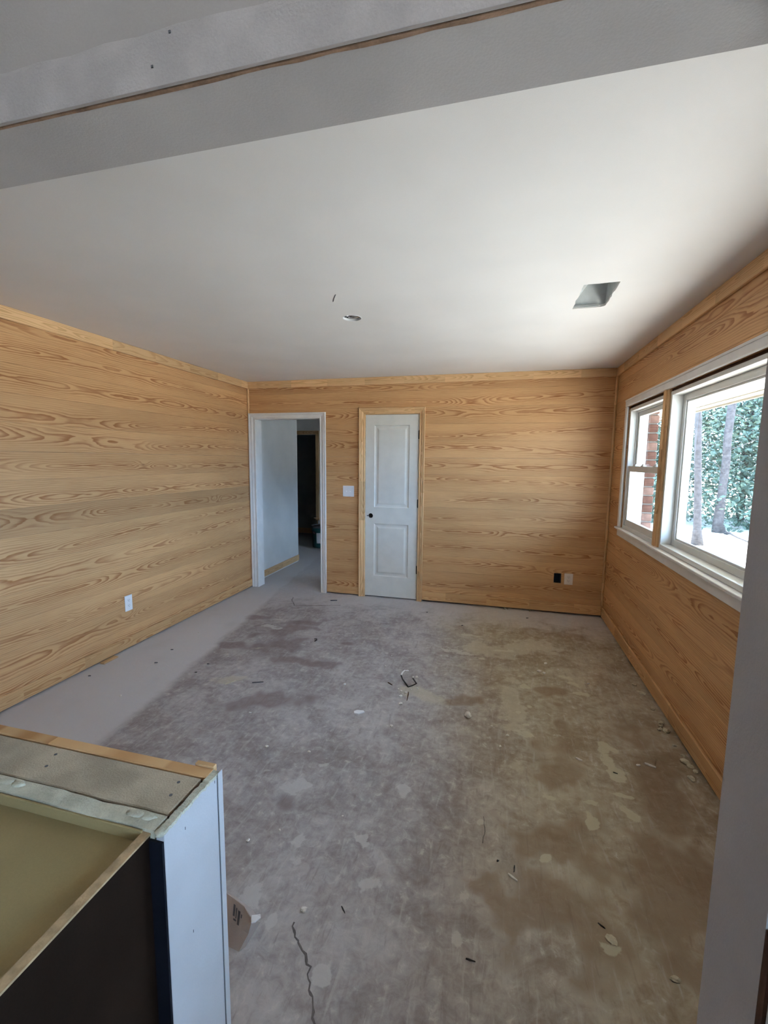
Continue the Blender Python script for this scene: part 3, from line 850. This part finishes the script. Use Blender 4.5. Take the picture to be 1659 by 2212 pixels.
# unseen kitchen window, added to light the header and cabinet
e = empty('added_kitchen_window', (W, (KW0 + KW1) / 2, KZ0)); struct(e, 'added unseen kitchen window lighting the header and cabinet')
s = ring('frame', KW0, KW1, KZ0, KZ1, W + .03, W + .12, .05, 'white_vinyl', e)
box('mullion', (W + .04, -6.02, KZ0), (W + .10, -5.98, KZ1), 'white_vinyl', e)
pane(KW0 - .05, KW1 + .05, KZ0 + .05, KZ1 - .05, W + .07, s)

# ------------------------------------------------------------------ outside
ground = box('ground', (-40, -45, -.6), (60, 60, -.4), 'ground'); struct(ground, 'sunlit sandy ground outside')
bx0, bx1 = 4.085, 4.165
wb_ = boxes('wall_brick', [((bx0, -.30, -.4), (bx1, .5, 2.9)), ((bx0, 2.5, -.4), (bx1, 4.5, 2.9)), ((bx0, .5, -.4), (bx1, 2.5, .95)), ((bx0, .5, 1.42), (bx1, 2.5, 2.9)), ((bx0, WY1 - .04, -.4), (bx1, -.30, .90)), ((bx0, WY1 - .04, 2.09), (bx1, -.30, 2.9)), ((bx0, KW0, -.4), (bx1, WY1 - .04, 2.9)),
                           ((bx0, KW1, -.4), (bx1, KW0, KZ0)), ((bx0, KW1, KZ1), (bx1, KW0, 2.9)), ((bx0, KB - .12, -.4), (bx1, KW1, 2.9))], 'brickwall')
struct(wb_, 'red brick outer wall beside the window')
box('mortar_bed', (bx0 + .002, -.494, .90), (bx1 - .012, -.30, 2.09), 'mortar', wb_)
z = .903
i = 0
while z < 2.03:
    m = 'brick_pink' if i % 4 in (1, 2) and i % 3 else 'brick'
    j = random.uniform(-.003, .003)
    if i % 2:
        box('brick', (bx0, -.502 + j, z), (bx1 + j, -.302, z + .064), m, wb_, .005)
    else:
        box('brick', (bx0, -.502 + j, z), (bx1 + j, -.405, z + .064), m, wb_, .005)
        box('brick', (bx0, -.396, z), (bx1, -.302, z + .064), 'brick', wb_, .005)
    z += .0755
    i += 1
sf = box('soffit', (bx1, KB - .3, 2.20), (5.19, 4.6, 2.24), 'soffit'); struct(sf, 'cream soffit under the eaves')
box('soffit_trim', (5.085, KB - .3, 2.190), (5.19, 4.6, 2.201), 'soffit', sf)
fs = box('fascia', (5.19, KB - .3, 2.17), (5.21, 4.6, 3.02), 'soffit'); struct(fs, 'cream fascia board of the eaves')

def leaves(verts, faces, c, n, rad, size):
    for _ in range(n):
        p = Vector((random.gauss(0, 1), random.gauss(0, 1), random.gauss(0, 1)))
        p = p.normalized() * (random.random() ** .45)
        p = Vector(c) + Vector((p.x * rad[0], p.y * rad[1], p.z * rad[2]))
        if p.z < -.38:
            p.z = -.38 + random.random() * .15
        a = Vector((random.gauss(0, 1), random.gauss(0, 1), random.gauss(0, .6))).normalized()
        b = a.orthogonal().normalized()
        b = (Matrix.Rotation(random.random() * 6.28, 3, a) @ b)
        s = size * random.uniform(.6, 1.5)
        i = len(verts)
        verts += [p - a * s, p + b * s * .45, p + a * s, p - b * s * .45]
        faces.append((i, i + 1, i + 2, i + 3))
random.seed(21)
V, Fc = [], []
line = [(4.5, 12.5), (7.5, 10.8), (9.0, 10.5), (11.0, 10.0), (14.0, 9.5), (22, 7), (30, 2), (32, -6), (30, -14), (22, -24), (4, -32), (-12, -30)]
for i in range(len(line) - 1):
    a, b = Vector(line[i]), Vector(line[i + 1])
    n = max(1, int((b - a).length / .8))
    near = i < 4
    for k in range(n):
        q = a + (b - a) * (k / n)
        nv = Vector((-(b - a).y, (b - a).x)).normalized()
        for d in ((0, .9, 1.9, 3.2, 4.6) if near else (0, 1.4)):
            c = q - nv * (-d) + Vector((random.uniform(-.4, .4), random.uniform(-.4, .4)))
            hgt = random.uniform(3.2, 5.4) + .8 * d if near else random.uniform(1.6, 3.0)
            if near and d < .5:
                hgt *= .5
            leaves(V, Fc, (c.x, c.y, -.4 + hgt * .5), int((900 if near else 70) * hgt / 3), (.95, .95, hgt * .58), .07 if near else .2)
ug = mesh('undergrowth', V, Fc, 'leaf'); tag(ug, 'dense pale green leafy undergrowth at the edge of the yard', 'undergrowth', None, 'stuff')

def tree(name, pts, rad, label, crown, boughs):
    b = pts[0]
    e = empty(name, b, label, 'tree', 'tall trees outside the window')
    bm = bmesh.new(); tube(bm, [Vector(p) - Vector(b) for p in pts], rad, 14)
    t = from_bm('trunk', bm, 'bark', e, b, smooth=True)
    for (p0, p1, p2, r) in boughs:
        bm = bmesh.new(); tube(bm, [Vector(p0) - Vector(b), Vector(p1) - Vector(b), Vector(p2) - Vector(b)], [r, r * .7, r * .3], 6)
        from_bm('branch', bm, 'bark', e, b, smooth=True)
    v, f = [], []
    for c, n, rr in crown:
        leaves(v, f, Vector(c) - Vector(b), n, rr, .16)
    mesh('crown', v, f, 'leaf', e, b)
    return e
tree('tree', [(7.56, 7.35, -.5), (7.53, 7.36, 0), (7.47, 7.36, .9), (7.40, 7.36, 1.8), (7.33, 7.35, 2.7), (7.2, 7.4, 7), (7.1, 7.5, 13)], [.15, .085, .078, .075, .072, .065, .03],
     'straight grey tree trunk beside the left edge of the picture window view', [((7.2, 7.6, 12), 700, (1.0, 1.0, 2.5))], [((7.43, 7.36, 1.9), (7.6, 7.3, 2.0), (7.75, 7.25, 1.97), .010)])
tree('tree', [(9.00, 9.75, -.5), (8.96, 9.78, -.1), (8.99, 9.8, .6), (9.02, 9.8, 1.57), (9.00, 9.8, 2.3), (9.03, 9.8, 3.22), (9.1, 9.9, 6), (9.2, 10, 13)], [.19, .13, .105, .10, .095, .10, .085, .03],
     'gently bowed grey tree trunk in the middle of the picture window view', [((9.1, 10, 12.5), 700, (1.0, 1.0, 2.5))], [((9.05, 9.8, 2.9), (9.2, 9.75, 2.86), (9.33, 9.7, 2.78), .022), ((9.0, 9.8, 1.2), (8.75, 9.6, 1.5), (8.6, 9.5, 1.6), .012), ((9.0, 9.8, 1.9), (9.35, 9.5, 2.1), (9.6, 9.4, 2.25), .012)])
tree('tree', [(10.75, 12.6, -.5), (10.75, 12.6, 1.5), (10.78, 12.6, 4), (10.9, 12.7, 13)], [.12, .10, .09, .03],
     'shaded slim tree trunk deep in leaves at the right of the window view', [((10.9, 12.7, 12), 600, (1.0, 1.0, 2.5))], [])
bm = bmesh.new(); tube(bm, [(9.02, 9.45, -.36), (9.03, 9.2, -.34), (8.95, 8.6, -.36), (8.9, 7.9, -.37), (8.8, 7.2, -.38)], [.05, .03, .025, .022, .012], 8)
o = from_bm('fallen_branch', bm, 'bark', None, smooth=True); tag(o, 'thin dark fallen branch lying on bright ground at the foot of the bowed tree', 'branch')

# ------------------------------------------------------------------ half wall, cabinets
HZ = .869
pw = box('wall_half', (-.05, YK + .003, 0), (2.297, YP - .0255, HZ - .008), 'brown_gap'); struct(pw, 'low half wall dividing the room from the kitchen')
z = 0.0
while z < HZ - .02:
    z0, z1 = max(z, .018), min(z + PITCH, HZ)
    v, f = plank_mesh(2.300, z1 - z0)
    mesh('plank', v, f, 'pine', pw, (1.150, YP - .0095 - .005, (z0 + z1) / 2), PI)
    z += PITCH
box('cap_strip', (0, YP - .028, HZ - .018), (2.302, YP, HZ + .0005), 'pine_base', pw, .002)
box('pine_scrap', (2.252, YP + .0005, HZ - .03), (2.300, YP + .012, HZ + .0045), 'pine_finger', pw, .001)
tp = box('top_plate', (0, YK + .004, HZ - .04), (2.292, YP - .031, HZ - .001), 'lumber', pw, .002)
for (x, y) in ((1.918, -4.003), (1.936, -4.039), (2.253, -4.004), (2.263, -4.039)):
    bm = bmesh.new(); lathe(bm, [(0, 0), (.0035, 0), (.0035, .0008), (0, .0008)], 10)
    from_bm('screw_head', bm, 'slot', pw, (x, y, HZ - .0012))
# plaster-daubed gypsum edge on the kitchen side
bm = bmesh.new()
rows = []
N = 90
for i in range(N + 1):
    x = 0 + 2.296 * i / N
    j = .0025 * mnoise.noise((x * 9, 1.3, 0)) + .001 * random.uniform(-1, 1)
    k = .003 * mnoise.noise((x * 11, 7.3, 0))
    rows.append([bm.verts.new(q) for q in ((x, YK - .002 + k, .80), (x, YK - .002 + k, HZ - .001 + j), (x, YK - .018, HZ + .001 + j), (x, YK - .037 + k, HZ - .001 + j), (x, YK - .037 + k, .80))])
for i in range(N):
    for k in range(4):
        bm.faces.new((rows[i][k], rows[i + 1][k], rows[i + 1][k + 1], rows[i][k + 1]))
bm.faces.new(rows[-1])
from_bm('gypsum_edge', bm, 'pale_edge', pw)
def lump(bm, c, r, seed):
    g = bmesh.ops.create_icosphere(bm, subdivisions=2, radius=1.0)
    for v in g['verts']:
        k = 1 + .35 * mnoise.noise(v.co * 1.7 + Vector((seed, 0, 0)))
        v.co = Vector((c[0] + v.co.x * r[0] * k, c[1] + v.co.y * r[1] * k, c[2] + v.co.z * r[2] * k))
for i, (x, r) in enumerate(((1.90, .03), (1.935, .018), (2.235, .026), (2.262, .018))):
    bm = bmesh.new(); lump(bm, (0, 0, 0), (r, .009, .004), i * 3.1)
    from_bm('plaster_daub', bm, 'pale_edge', pw, (x, YK - .014, HZ + .0005), smooth=True)
# white end panel with a thin corner bead on the far edge and a daubed top edge
box('end_panel', (2.300, YK - .037, 0), (2.318, YP + .0005, HZ - .002), 'primer_grey', pw, .001)
box('corner_bead', (2.3185, YP - .013, 0), (2.3205, YP + .002, HZ + .002), 'primer_grey', pw)
for (yy, zz) in ((-4.067, .831), (-4.057, .591), (-3.972, .858)):
    box('brad_hole', (2.3175, yy - .0007, zz - .003), (2.3184, yy + .0007, zz + .003), 'slot', pw)
box('bead_gap', (2.3181, YP - .0150, 0), (2.3187, YP - .013, HZ - .002), 'slot', pw)
bm = bmesh.new()
rows = []
for i in range(31):
    y = YP - .004 - .165 * i / 30
    j = .0016 * random.uniform(-1, 1); k = .0025 * max(-.3, mnoise.noise((y * 40, 0, 2)))
    rows.append([bm.verts.new(q) for q in ((2.3005 + k, y, HZ - .004), (2.302, y, HZ + .001 + j), (2.317, y, HZ + .0005 + j), (2.3188, y, HZ - .004 + 2 * j))])
for i in range(30):
    for k in range(3):
        bm.faces.new((rows[i][k], rows[i + 1][k], rows[i + 1][k + 1], rows[i][k + 1]))
from_bm('daubed_edge', bm, 'pale_edge', pw)
bm = bmesh.new(); lump(bm, (0, 0, 0), (.011, .010, .006), 5.5)
from_bm('plaster_daub', bm, 'pale_edge', pw, (2.308, YK - .034, HZ - .003), smooth=True)

cbn = empty('base_cabinet', (1.8, -4.42, 0), 'dark unfinished base cabinet without worktop behind the half wall', 'cabinet')
box('side_panel', (2.2735, -4.70, .10), (2.288, -4.123, .858), 'espresso', cbn)
tag(box('side_edge', (2.2715, -4.70, .8582), (2.289, -4.120, .862), 'birch_edge', cbn), 'raw wood edge')
box('deck_panel', (1.2, -4.695, .832), (2.2725, -4.1235, .843), 'olive_board', cbn)
box('back_rail', (1.2, -4.1275, .843), (2.2725, -4.1225, .866), 'olive_board', cbn, .001)
box('dark_strip', (2.2885, -4.1275, 0), (2.3175, -4.1225, .852), 'navy', cbn)  # blue-black strip between the cabinet side and the end panel
box('front_frame', (1.2, -4.72, .10), (2.288, -4.70, .862), 'espresso', cbn)
box('toe_kick', (1.2, -4.66, 0), (2.27, -4.64, .10), 'espresso', cbn)
box('side_panel', (1.2, -4.70, .10), (1.2145, -4.123, .831), 'espresso', cbn)
cb2 = empty('base_cabinet', (3.6, -4.4, 0), 'grey base cabinet end at the lower right corner beside the partition wall end', 'cabinet')
box('body', (3.263, -4.70, .09), (W - .002, -4.1095, .93), 'grey_cab', cb2, .002)
box('dark_strip', (3.2600, -4.1085, 0), (3.30, -4.0955, .93), 'brown_gap', cb2)  # dark gap beside the partition, drawn as a solid dark brown strip
box('toe_kick', (3.32, -4.66, 0), (W - .01, -4.13, .09), 'espresso', cb2)

# ------------------------------------------------------------------ fittings on walls and ceiling
def outlet(name, c, rotz, wd_, ht, mat, label):
    """duplex receptacle with cover plate; local -y faces the room"""
    e = empty(name, c, label, 'outlet')
    e.rotation_euler = (0, 0, rotz)
    R = Matrix.Rotation(rotz, 3, 'Z')
    def bx(nm, lo, hi, m, par, bev=0.0):
        bm = bmesh.new(); bm_box(bm, lo, hi, bev)
        return from_bm(nm, bm, m, par, c, (0, 0, rotz))
    bx('cover_plate', (-wd_ / 2, -.006, -ht / 2), (wd_ / 2, -.0003, ht / 2), mat, e, .002)
    for s in (-1, 1):
        zc = s * ht * .17
        r = bx('receptacle', (-.016, -.0078, zc - .0135), (.016, -.005, zc + .0135), mat, e, .0012)
        for xx, hh in ((-.0065, .0045), (.0065, .0038)):
            bx('slot', (xx - .0011, -.0084, zc - hh + .003), (xx + .0011, -.0076, zc + hh + .003), 'slot', r)
        bx('slot', (-.0022, -.0084, zc - .0095), (.0022, -.0076, zc - .0055), 'slot', r)
    bx('screw', (-.002, -.0072, -.002), (.002, -.0055, .002), mat, e)
    return e
outlet('power_outlet', (0.0, -1.868, .377), PI / 2, .074, .128, 'plate_white', 'white duplex power outlet low on the left pine wall')
outlet('power_outlet', (3.607, 0, .369), 0, .082, .116, 'plate_ivory', 'ivory duplex power outlet low on the back wall near the corner')
e = empty('electrical_box', (3.501, 0, .3725), 'empty dark blue electrical box set in the wall beside the ivory outlet', 'electrical box')
bm = bmesh.new()
o_ = [(3.466, .323), (3.536, .323), (3.536, .422), (3.466, .422)]
i_ = [(3.470, .327), (3.532, .327), (3.532, .418), (3.470, .418)]
ro = [bm.verts.new((a, -.002, b)) for a, b in o_]; ri = [bm.verts.new((a, -.002, b)) for a, b in i_]; rb = [bm.verts.new((a, .046, b)) for a, b in i_]; rw = [bm.verts.new((a, .018, b)) for a, b in o_]
for k in range(4):
    j = (k + 1) % 4
    bm.faces.new((ro[k], ro[j], ri[j], ri[k])); bm.faces.new((ri[k], ri[j], rb[j], rb[k])); bm.faces.new((ro[k], rw[k], rw[j], ro[j]))
bm.faces.new(rb)
from_bm('box_shell', bm, 'blue_box', e)
for zz in (.409, .327):
    box('screw_tab', (3.496, -.0005, zz), (3.506, .004, zz + .009), 'blue_box', e)
e = empty('light_switch', (1.246, 0, 1.201), 'white double light switch plate between the two doors', 'switch')
pl = box('cover_plate', (1.180, -.006, 1.140), (1.312, -.0003, 1.262), 'plate_white', e, .0025)
for xx in (1.2215, 1.2675):
    bm = bmesh.new(); bm_box(bm, (-.0045, -.013, -.004), (.0045, 0, .004), .001)
    from_bm('toggle', bm, 'plate_white', e, (xx, -.005, 1.203), (.5, 0, 0))
    box('toggle_slot', (xx - .0065, -.0065, 1.189), (xx + .0065, -.0055, 1.213), 'slot' if False else 'plate_white', e)
    for zz in (1.171, 1.231):
        box('screw', (xx - .002, -.0068, zz - .002), (xx + .002, -.0055, zz + .002), 'plate_white', e)
# can light
e = empty('recessed_light_can', (CX, CY, H), 'open round recessed light can without bulb in the ceiling', 'light fixture')
bm = bmesh.new(); lathe(bm, [(CR + .001, .002), (CR + .001, .15), (0, .15)], 32); from_bm('housing', bm, 'alum', e, (CX, CY, H), smooth=True)
bm = bmesh.new(); lathe(bm, [(CR - .001, -.0008), (CR + .001, -.0012), (CR + .0045, -.0012), (CR + .005, .0002)], 32); from_bm('rim', bm, 'plate_white', e, (CX, CY, H))
bm = bmesh.new(); lathe(bm, [(0, .05), (.030, .05), (.032, .055), (.032, .14), (0, .14)], 20); from_bm('socket', bm, 'slot', e, (CX - .004, CY + .012, H))
bm = bmesh.new(); tube(bm, [(.05 * math.cos(a), .05 * math.sin(a), .018) for a in [k * .3 - .6 for k in range(11)]], .006, 8); from_bm('spring_clip', bm, 'alum', e, (CX, CY, H), smooth=True)
bm = bmesh.new(); tube(bm, [(.044 * math.cos(a), .044 * math.sin(a), .03) for a in [k * .3 + 2.6 for k in range(9)]], .011, 8); from_bm('bracket', bm, 'plate_white', e, (CX, CY, H), smooth=True)
# duct boot above the ragged vent hole
e = empty('duct_boot', (3.346, -2.025, H), 'galvanised steel duct boot inside the ragged ceiling vent hole', 'duct')
bm = bmesh.new()
b0 = [(3.250, -1.826), (3.446, -1.826), (3.446, -2.226), (3.250, -2.226)]
b1 = [(3.254, -1.834), (3.436, -1.834), (3.436, -2.220), (3.254, -2.220)]
A = [bm.verts.new((x, y, H + .0135)) for x, y in b0]
B = [bm.verts.new((x, y, H + .0135)) for x, y in b1]
C1 = [bm.verts.new(q) for q in ((3.40, -1.95, H + .20), (3.43, -1.95, H + .20), (3.43, -2.16, H + .20), (3.40, -2.16, H + .20))]
for k in range(4):
    j = (k + 1) % 4
    bm.faces.new((A[k], A[j], B[j], B[k])); bm.faces.new((B[k], B[j], C1[j], C1[k]))
bm.faces.new(C1)
from_bm('boot_shell', bm, 'galv', e)
boxes('flange', [((3.256, -1.852, H + .003), (3.40, -1.844, H + .014))], 'galv', e)

# ------------------------------------------------------------------ things on the floor
random.seed(5)
# folded piece of beige cardboard beside the half wall end
ct = empty('folded_cardboard', (2.10, -3.60, 0), 'folded piece of beige cardboard with printed bars beside the white half wall end', 'cardboard')
CB = [Vector(q) for q in ((1.99, -3.640, 0.0005), (2.05, -3.645, .0005), (2.112, -3.651, .0005), (2.147, -3.655, .0005), (2.160, -3.636, .0005))]
CT = [Vector(q) for q in ((1.97, -3.548, .084), (2.028, -3.560, .085), (2.071, -3.573, .086), (2.128, -3.590, .086), (2.176, -3.622, .084))]
CK = [Vector((q.x - .01, q.y + .065, .0005)) for q in CT]
bm = bmesh.new()
rows = []
for i in range(5):
    mid_ = CB[i].lerp(CT[i], .5) + Vector((0.0, -.003, .002))
    rows.append([bm.verts.new(q) for q in (CB[i], mid_, CT[i], CT[i] + Vector((.001, .003, -.0006)), CK[i])])
for i in range(4):
    for k in range(4):
        bm.faces.new((rows[i][k], rows[i + 1][k], rows[i + 1][k + 1], rows[i][k + 1]))
    bm.faces.new((rows[i][4], rows[i + 1][4], rows[i + 1][0], rows[i][0]))
bm.faces.new(rows[0]); bm.faces.new(rows[4][::-1])
from_bm('panel', bm, 'beige_carton', ct)
def on_card(u, v, out=.0016):
    """point on the front panel: u along columns 0..4, v from bottom to top"""
    i = min(3, int(u)); f = u - i
    p = CB[i].lerp(CB[i + 1], f).lerp(CT[i].lerp(CT[i + 1], f), v)
    return p + Vector((.001, -.004 * (1 - abs(2 * v - 1)) - out * .75, .003 * (1 - abs(2 * v - 1)) + out * .7))
for (u0, u1, v0, v1) in ((2.18, 2.34, .66, .90), (2.42, 2.50, .64, .86), (2.60, 2.78, .54, .84), (2.86, 2.94, .72, .80), (2.25, 2.5, .58, .62)):
    bm = bmesh.new()
    bm.faces.new([bm.verts.new(q) for q in (on_card(u0, v0), on_card(u1, v0), on_card(u1, v1), on_card(u0, v1))])
    from_bm('printed_bar', bm, 'slot', ct)
bm = bmesh.new()
fl = [(2.172, -3.622, .086), (2.180, -3.632, .088), (2.190, -3.626, .087), (2.202, -3.612, .092), (2.196, -3.604, .094), (2.184, -3.606, .090), (2.168, -3.610, .088)]
q0 = [bm.verts.new(p) for p in fl]; q1 = [bm.verts.new((a_, b_, c_ - .0025)) for a_, b_, c_ in fl]
bm.faces.new(q0); bm.faces.new(q1[::-1])
for k in range(7):
    bm.faces.new((q0[k], q1[k], q1[(k + 1) % 7], q0[(k + 1) % 7]))
from_bm('torn_flap', bm, 'plate_white', ct)

def chip(name, x, y, r, mat, label, cat='chip', group=None, h=None, seed=0.0):
    bm = bmesh.new()
    h = h or r * .45
    g = bmesh.ops.create_icosphere(bm, subdivisions=2, radius=1.0)
    for v in g['verts']:
        k = 1 + .55 * mnoise.noise(v.co * 1.3 + Vector((seed * 7.3, x * 5, y * 5)))
        v.co = Vector((v.co.x * r * k, v.co.y * r * k * .75, max(-.55, v.co.z * k) * h + h * .55))
    o = from_bm(name, bm, mat, None, (x, y, .0005), (0, 0, seed * 2.1))
    return tag(o, label, cat, group)
def sliver(name, p0, p1, w, mat, label, cat, group=None, h=None):
    c = ((p0[0] + p1[0]) / 2, (p0[1] + p1[1]) / 2)
    L = math.hypot(p1[0] - p0[0], p1[1] - p0[1])
    h = h or w * .6
    bm = bmesh.new()
    v = [(-L / 2, -w * .3, 0), (-L * .1, -w / 2, 0), (L / 2, -w * .12, 0), (L * .42, w * .3, 0), (-L * .2, w / 2, 0), (-L / 2, w * .25, 0)]
    a = [bm.verts.new(q) for q in v]; b = [bm.verts.new((q[0], q[1], h)) for q in v]
    bm.faces.new(a[::-1]); bm.faces.new(b)
    for k in range(6):
        bm.faces.new((a[k], a[(k + 1) % 6], b[(k + 1) % 6], b[k]))
    o = from_bm(name, bm, mat, None, (c[0], c[1], .0005), (0, 0, math.atan2(p1[1] - p0[1], p1[0] - p0[0])))
    return tag(o, label, cat, group)
chip('plaster_lump', 2.760, -2.140, .026, 'plaster', 'largest white plaster lump lying alone mid floor', 'lump', h=.018, seed=1)
sliver('plaster_flake', (2.075, -2.285), (2.135, -2.262), .040, 'plate_white', 'flat bright white flake lying left of the debris pile', 'flake', h=.006)
# folded black strap in the debris pile
bm = bmesh.new()
def ribbon(bm, pts, w, th=.0015):
    rows = []
    for i, p in enumerate(pts):
        p = Vector(p)
        d = (Vector(pts[min(i + 1, len(pts) - 1)]) - Vector(pts[max(i - 1, 0)])); d.z = 0
        nrm = Vector((-d.y, d.x, 0)).normalized() * w / 2
        rows.append([bm.verts.new(p + nrm), bm.verts.new(p - nrm), bm.verts.new(p - nrm + Vector((0, 0, th))), bm.verts.new(p + nrm + Vector((0, 0, th)))])
    for i in range(len(rows) - 1):
        for k in range(4):
            bm.faces.new((rows[i][k], rows[i][(k + 1) % 4], rows[i + 1][(k + 1) % 4], rows[i + 1][k]))
    bm.faces.new(rows[0]); bm.faces.new(rows[-1])
ribbon(bm, [(2.262, -1.79, .030), (2.28, -1.82, .016), (2.33, -1.88, .001), (2.335, -1.888, .001), (2.36, -1.868, .004), (2.385, -1.848, .012), (2.35, -1.80, .022)], .009, .0025)
o = from_bm('folded_strap', bm, 'black_metal'); tag(o, 'folded black strap in the debris pile mid floor', 'strap')
bm = bmesh.new(); ribbon(bm, [(2.252, -1.745, .001), (2.258, -1.71, .012), (2.268, -1.685, .016), (2.295, -1.668, .008)], .012, .002)
o = from_bm('curled_shaving', bm, 'plate_white'); tag(o, 'curled white shaving at the far edge of the debris pile', 'shaving')
sliver('wood_sliver', (2.352, -1.955), (2.362, -2.065), .007, 'brown_gap', 'dark brown wood sliver at the near edge of the debris pile', 'sliver')
sliver('wood_sliver', (2.185, -1.865), (2.225, -1.895), .007, 'brown_gap', 'short dark sliver just left of the debris pile', 'sliver')
sliver('wood_sliver', (1.275, -2.125), (1.345, -2.095), .009, 'slot', 'thin dark grey sliver on the mauve floor at left', 'sliver')
sliver('nail', (1.105, -2.195), (1.155, -2.115), .006, 'cream_crumb', 'pale nail lying on the tan dust patch at left', 'nail')
sliver('wood_sliver', (1.13, -.275), (1.20, -.25), .014, 'slot', 'dark sliver on the floor in front of the closet door', 'sliver')
bm = bmesh.new(); ribbon(bm, [(1.385, -1.305, .001), (1.405, -1.30, .004), (1.415, -1.325, .004), (1.405, -1.345, .001)], .011, .004)
o = from_bm('bent_staple', bm, 'black_metal'); tag(o, 'small bent black staple on the mauve floor', 'staple')
sliver('wood_sliver', (2.978, -3.155), (3.012, -3.178), .008, 'plaster', 'white splinter in the near middle of the floor', 'splinter')
sliver('nail', (3.003, -3.112), (2.999, -3.142), .005, 'black_metal', 'black nail just beside the white splinter', 'nail')
chip('black_speck', 2.940, -3.108, .006, 'black_metal', 'black speck left of the white splinter', 'speck', seed=2)
sliver('nail', (2.412, -3.435), (2.432, -3.455), .0042, 'black_metal', 'black nail right of the folded cardboard', 'nail')
sliver('nail', (2.845, -3.488), (2.875, -3.490), .0042, 'black_metal', 'black nail nearest the lower middle of the picture', 'nail')
sliver('nail', (3.270, -3.262), (3.290, -3.276), .0042, 'black_metal', 'black nail on the brown floor at lower right', 'nail')
chip('plaster_flake', 3.462, -3.382, .014, 'cream_crumb', 'cream flake nearest the partition wall end at lower right', 'flake', seed=3)
chip('plaster_flake', 3.300, -3.310, .020, 'cream_crumb', 'cream flake beside a black nail on the brown floor', 'flake', seed=4, h=.005)
sliver('wood_stub', (3.335, -2.375), (3.365, -2.392), .010, 'plaster', 'short white stub left of the long pale floor patch', 'stub')
sliver('wood_sliver', (3.675, -2.325), (3.722, -2.348), .011, 'plaster', 'pale splinter between the long floor patch and the window wall', 'splinter')
sliver('nail', (3.500, -2.440), (3.520, -2.448), .005, 'black_metal', 'tiny dark nail lying on the long pale floor patch', 'nail')
chip('white_crumb', 2.29, -3.482, .012, 'plaster', 'white crumb between the folded cardboard and a black nail', 'crumb', seed=6)
for i, (x, y, r) in enumerate(((3.86, -1.43, .016), (3.88, -1.55, .022), (3.862, -1.53, .014), (3.885, -1.74, .016), (3.882, -1.90, .020), (3.885, -1.98, .022), (3.855, -1.975, .018), (3.87, -1.94, .012), (3.895, -2.205, .014), (3.885, -2.26, .024), (3.895, -2.29, .018), (3.865, -2.39, .020), (3.905, -2.33, .016), (3.85, -1.62, .010), (3.88, -2.12, .012))):
    chip('plaster_crumb', x, y, r, 'cream_crumb', 'cream plaster crumb at the foot of the window wall', 'crumb', 'plaster crumbs along the window wall', seed=i * 1.3)
for i, (x, y, r) in enumerate(((2.30, -1.95, .009), (2.335, -1.965, .010), (2.31, -2.02, .014), (2.33, -2.11, .016), (2.342, -1.74, .010), (2.368, -1.735, .013), (2.40, -1.89, .008), (2.275, -1.93, .007), (2.32, -1.99, .008), (2.36, -1.915, .006))):
    chip('debris_crumb', x, y, r, 'plaster', 'white crumb in the small debris pile around the black strap', 'crumb', 'crumbs of the debris pile', seed=i * 1.7)
for i, (x, y, r) in enumerate(((1.67, -1.10, .009), (2.11, -1.63, .009), (2.11, -1.44, .007), (1.46, -2.46, .010), (1.96, -2.70, .009), (2.33, -2.36, .013), (1.90, -1.97, .012), (2.99, -2.27, .011), (3.23, -1.40, .018), (3.262, -1.42, .014), (3.29, -1.25, .014), (1.72, -2.72, .010), (2.05, -3.2, .006), (1.95, -3.28, .008), (2.28, -3.06, .006), (2.9, -2.2, .006), (3.37, -1.33, .008), (2.72, -1.75, .007), (3.55, -1.5, .009), (3.64, -2.35, .010), (.54, -2.51, .010), (2.95, -2.38, .008), (3.64, -1.1, .006), (.33, -1.45, .007))):
    chip('scattered_crumb', x, y, r, 'plaster', 'small white crumb scattered on the open floor', 'crumb', 'crumbs scattered over the floor', seed=i * 1.1)
for i, (x, y, r) in enumerate(((.11, -2.35, .009), (.41, -2.05, .011), (.36, -1.82, .010), (.80, -1.96, .008), (.80, -2.10, .008), (2.6, -.62, .008), (3.21, -.24, .011), (2.22, -.35, .008))):
    sliver('dark_speck', (x - r, y - r * .3), (x + r, y + r * .4), .008, 'slot', 'dark speck on the pale floor strip near the walls', 'speck', 'dark specks on the pale floor')
o = box('pine_offcut', (.018, -2.18, .0005), (.060, -2.05, .012), 'pine_finger', None, .002, PI / 2); tag(o, 'small pine offcut on the floor against the left wall', 'offcut')
for i, (x, s) in enumerate(((2.985, .02), (3.02, .012), (3.24, .012))):
    o = box('pine_shim', (x, -.028, .0005), (x + s, -.004, .017), 'cream_crumb', None, .002); tag(o, ['larger pale shim under the back baseboard', 'smaller pale shim right beside the larger shim', 'pale shim under the baseboard closest to the black electrical box'][i], 'shim')
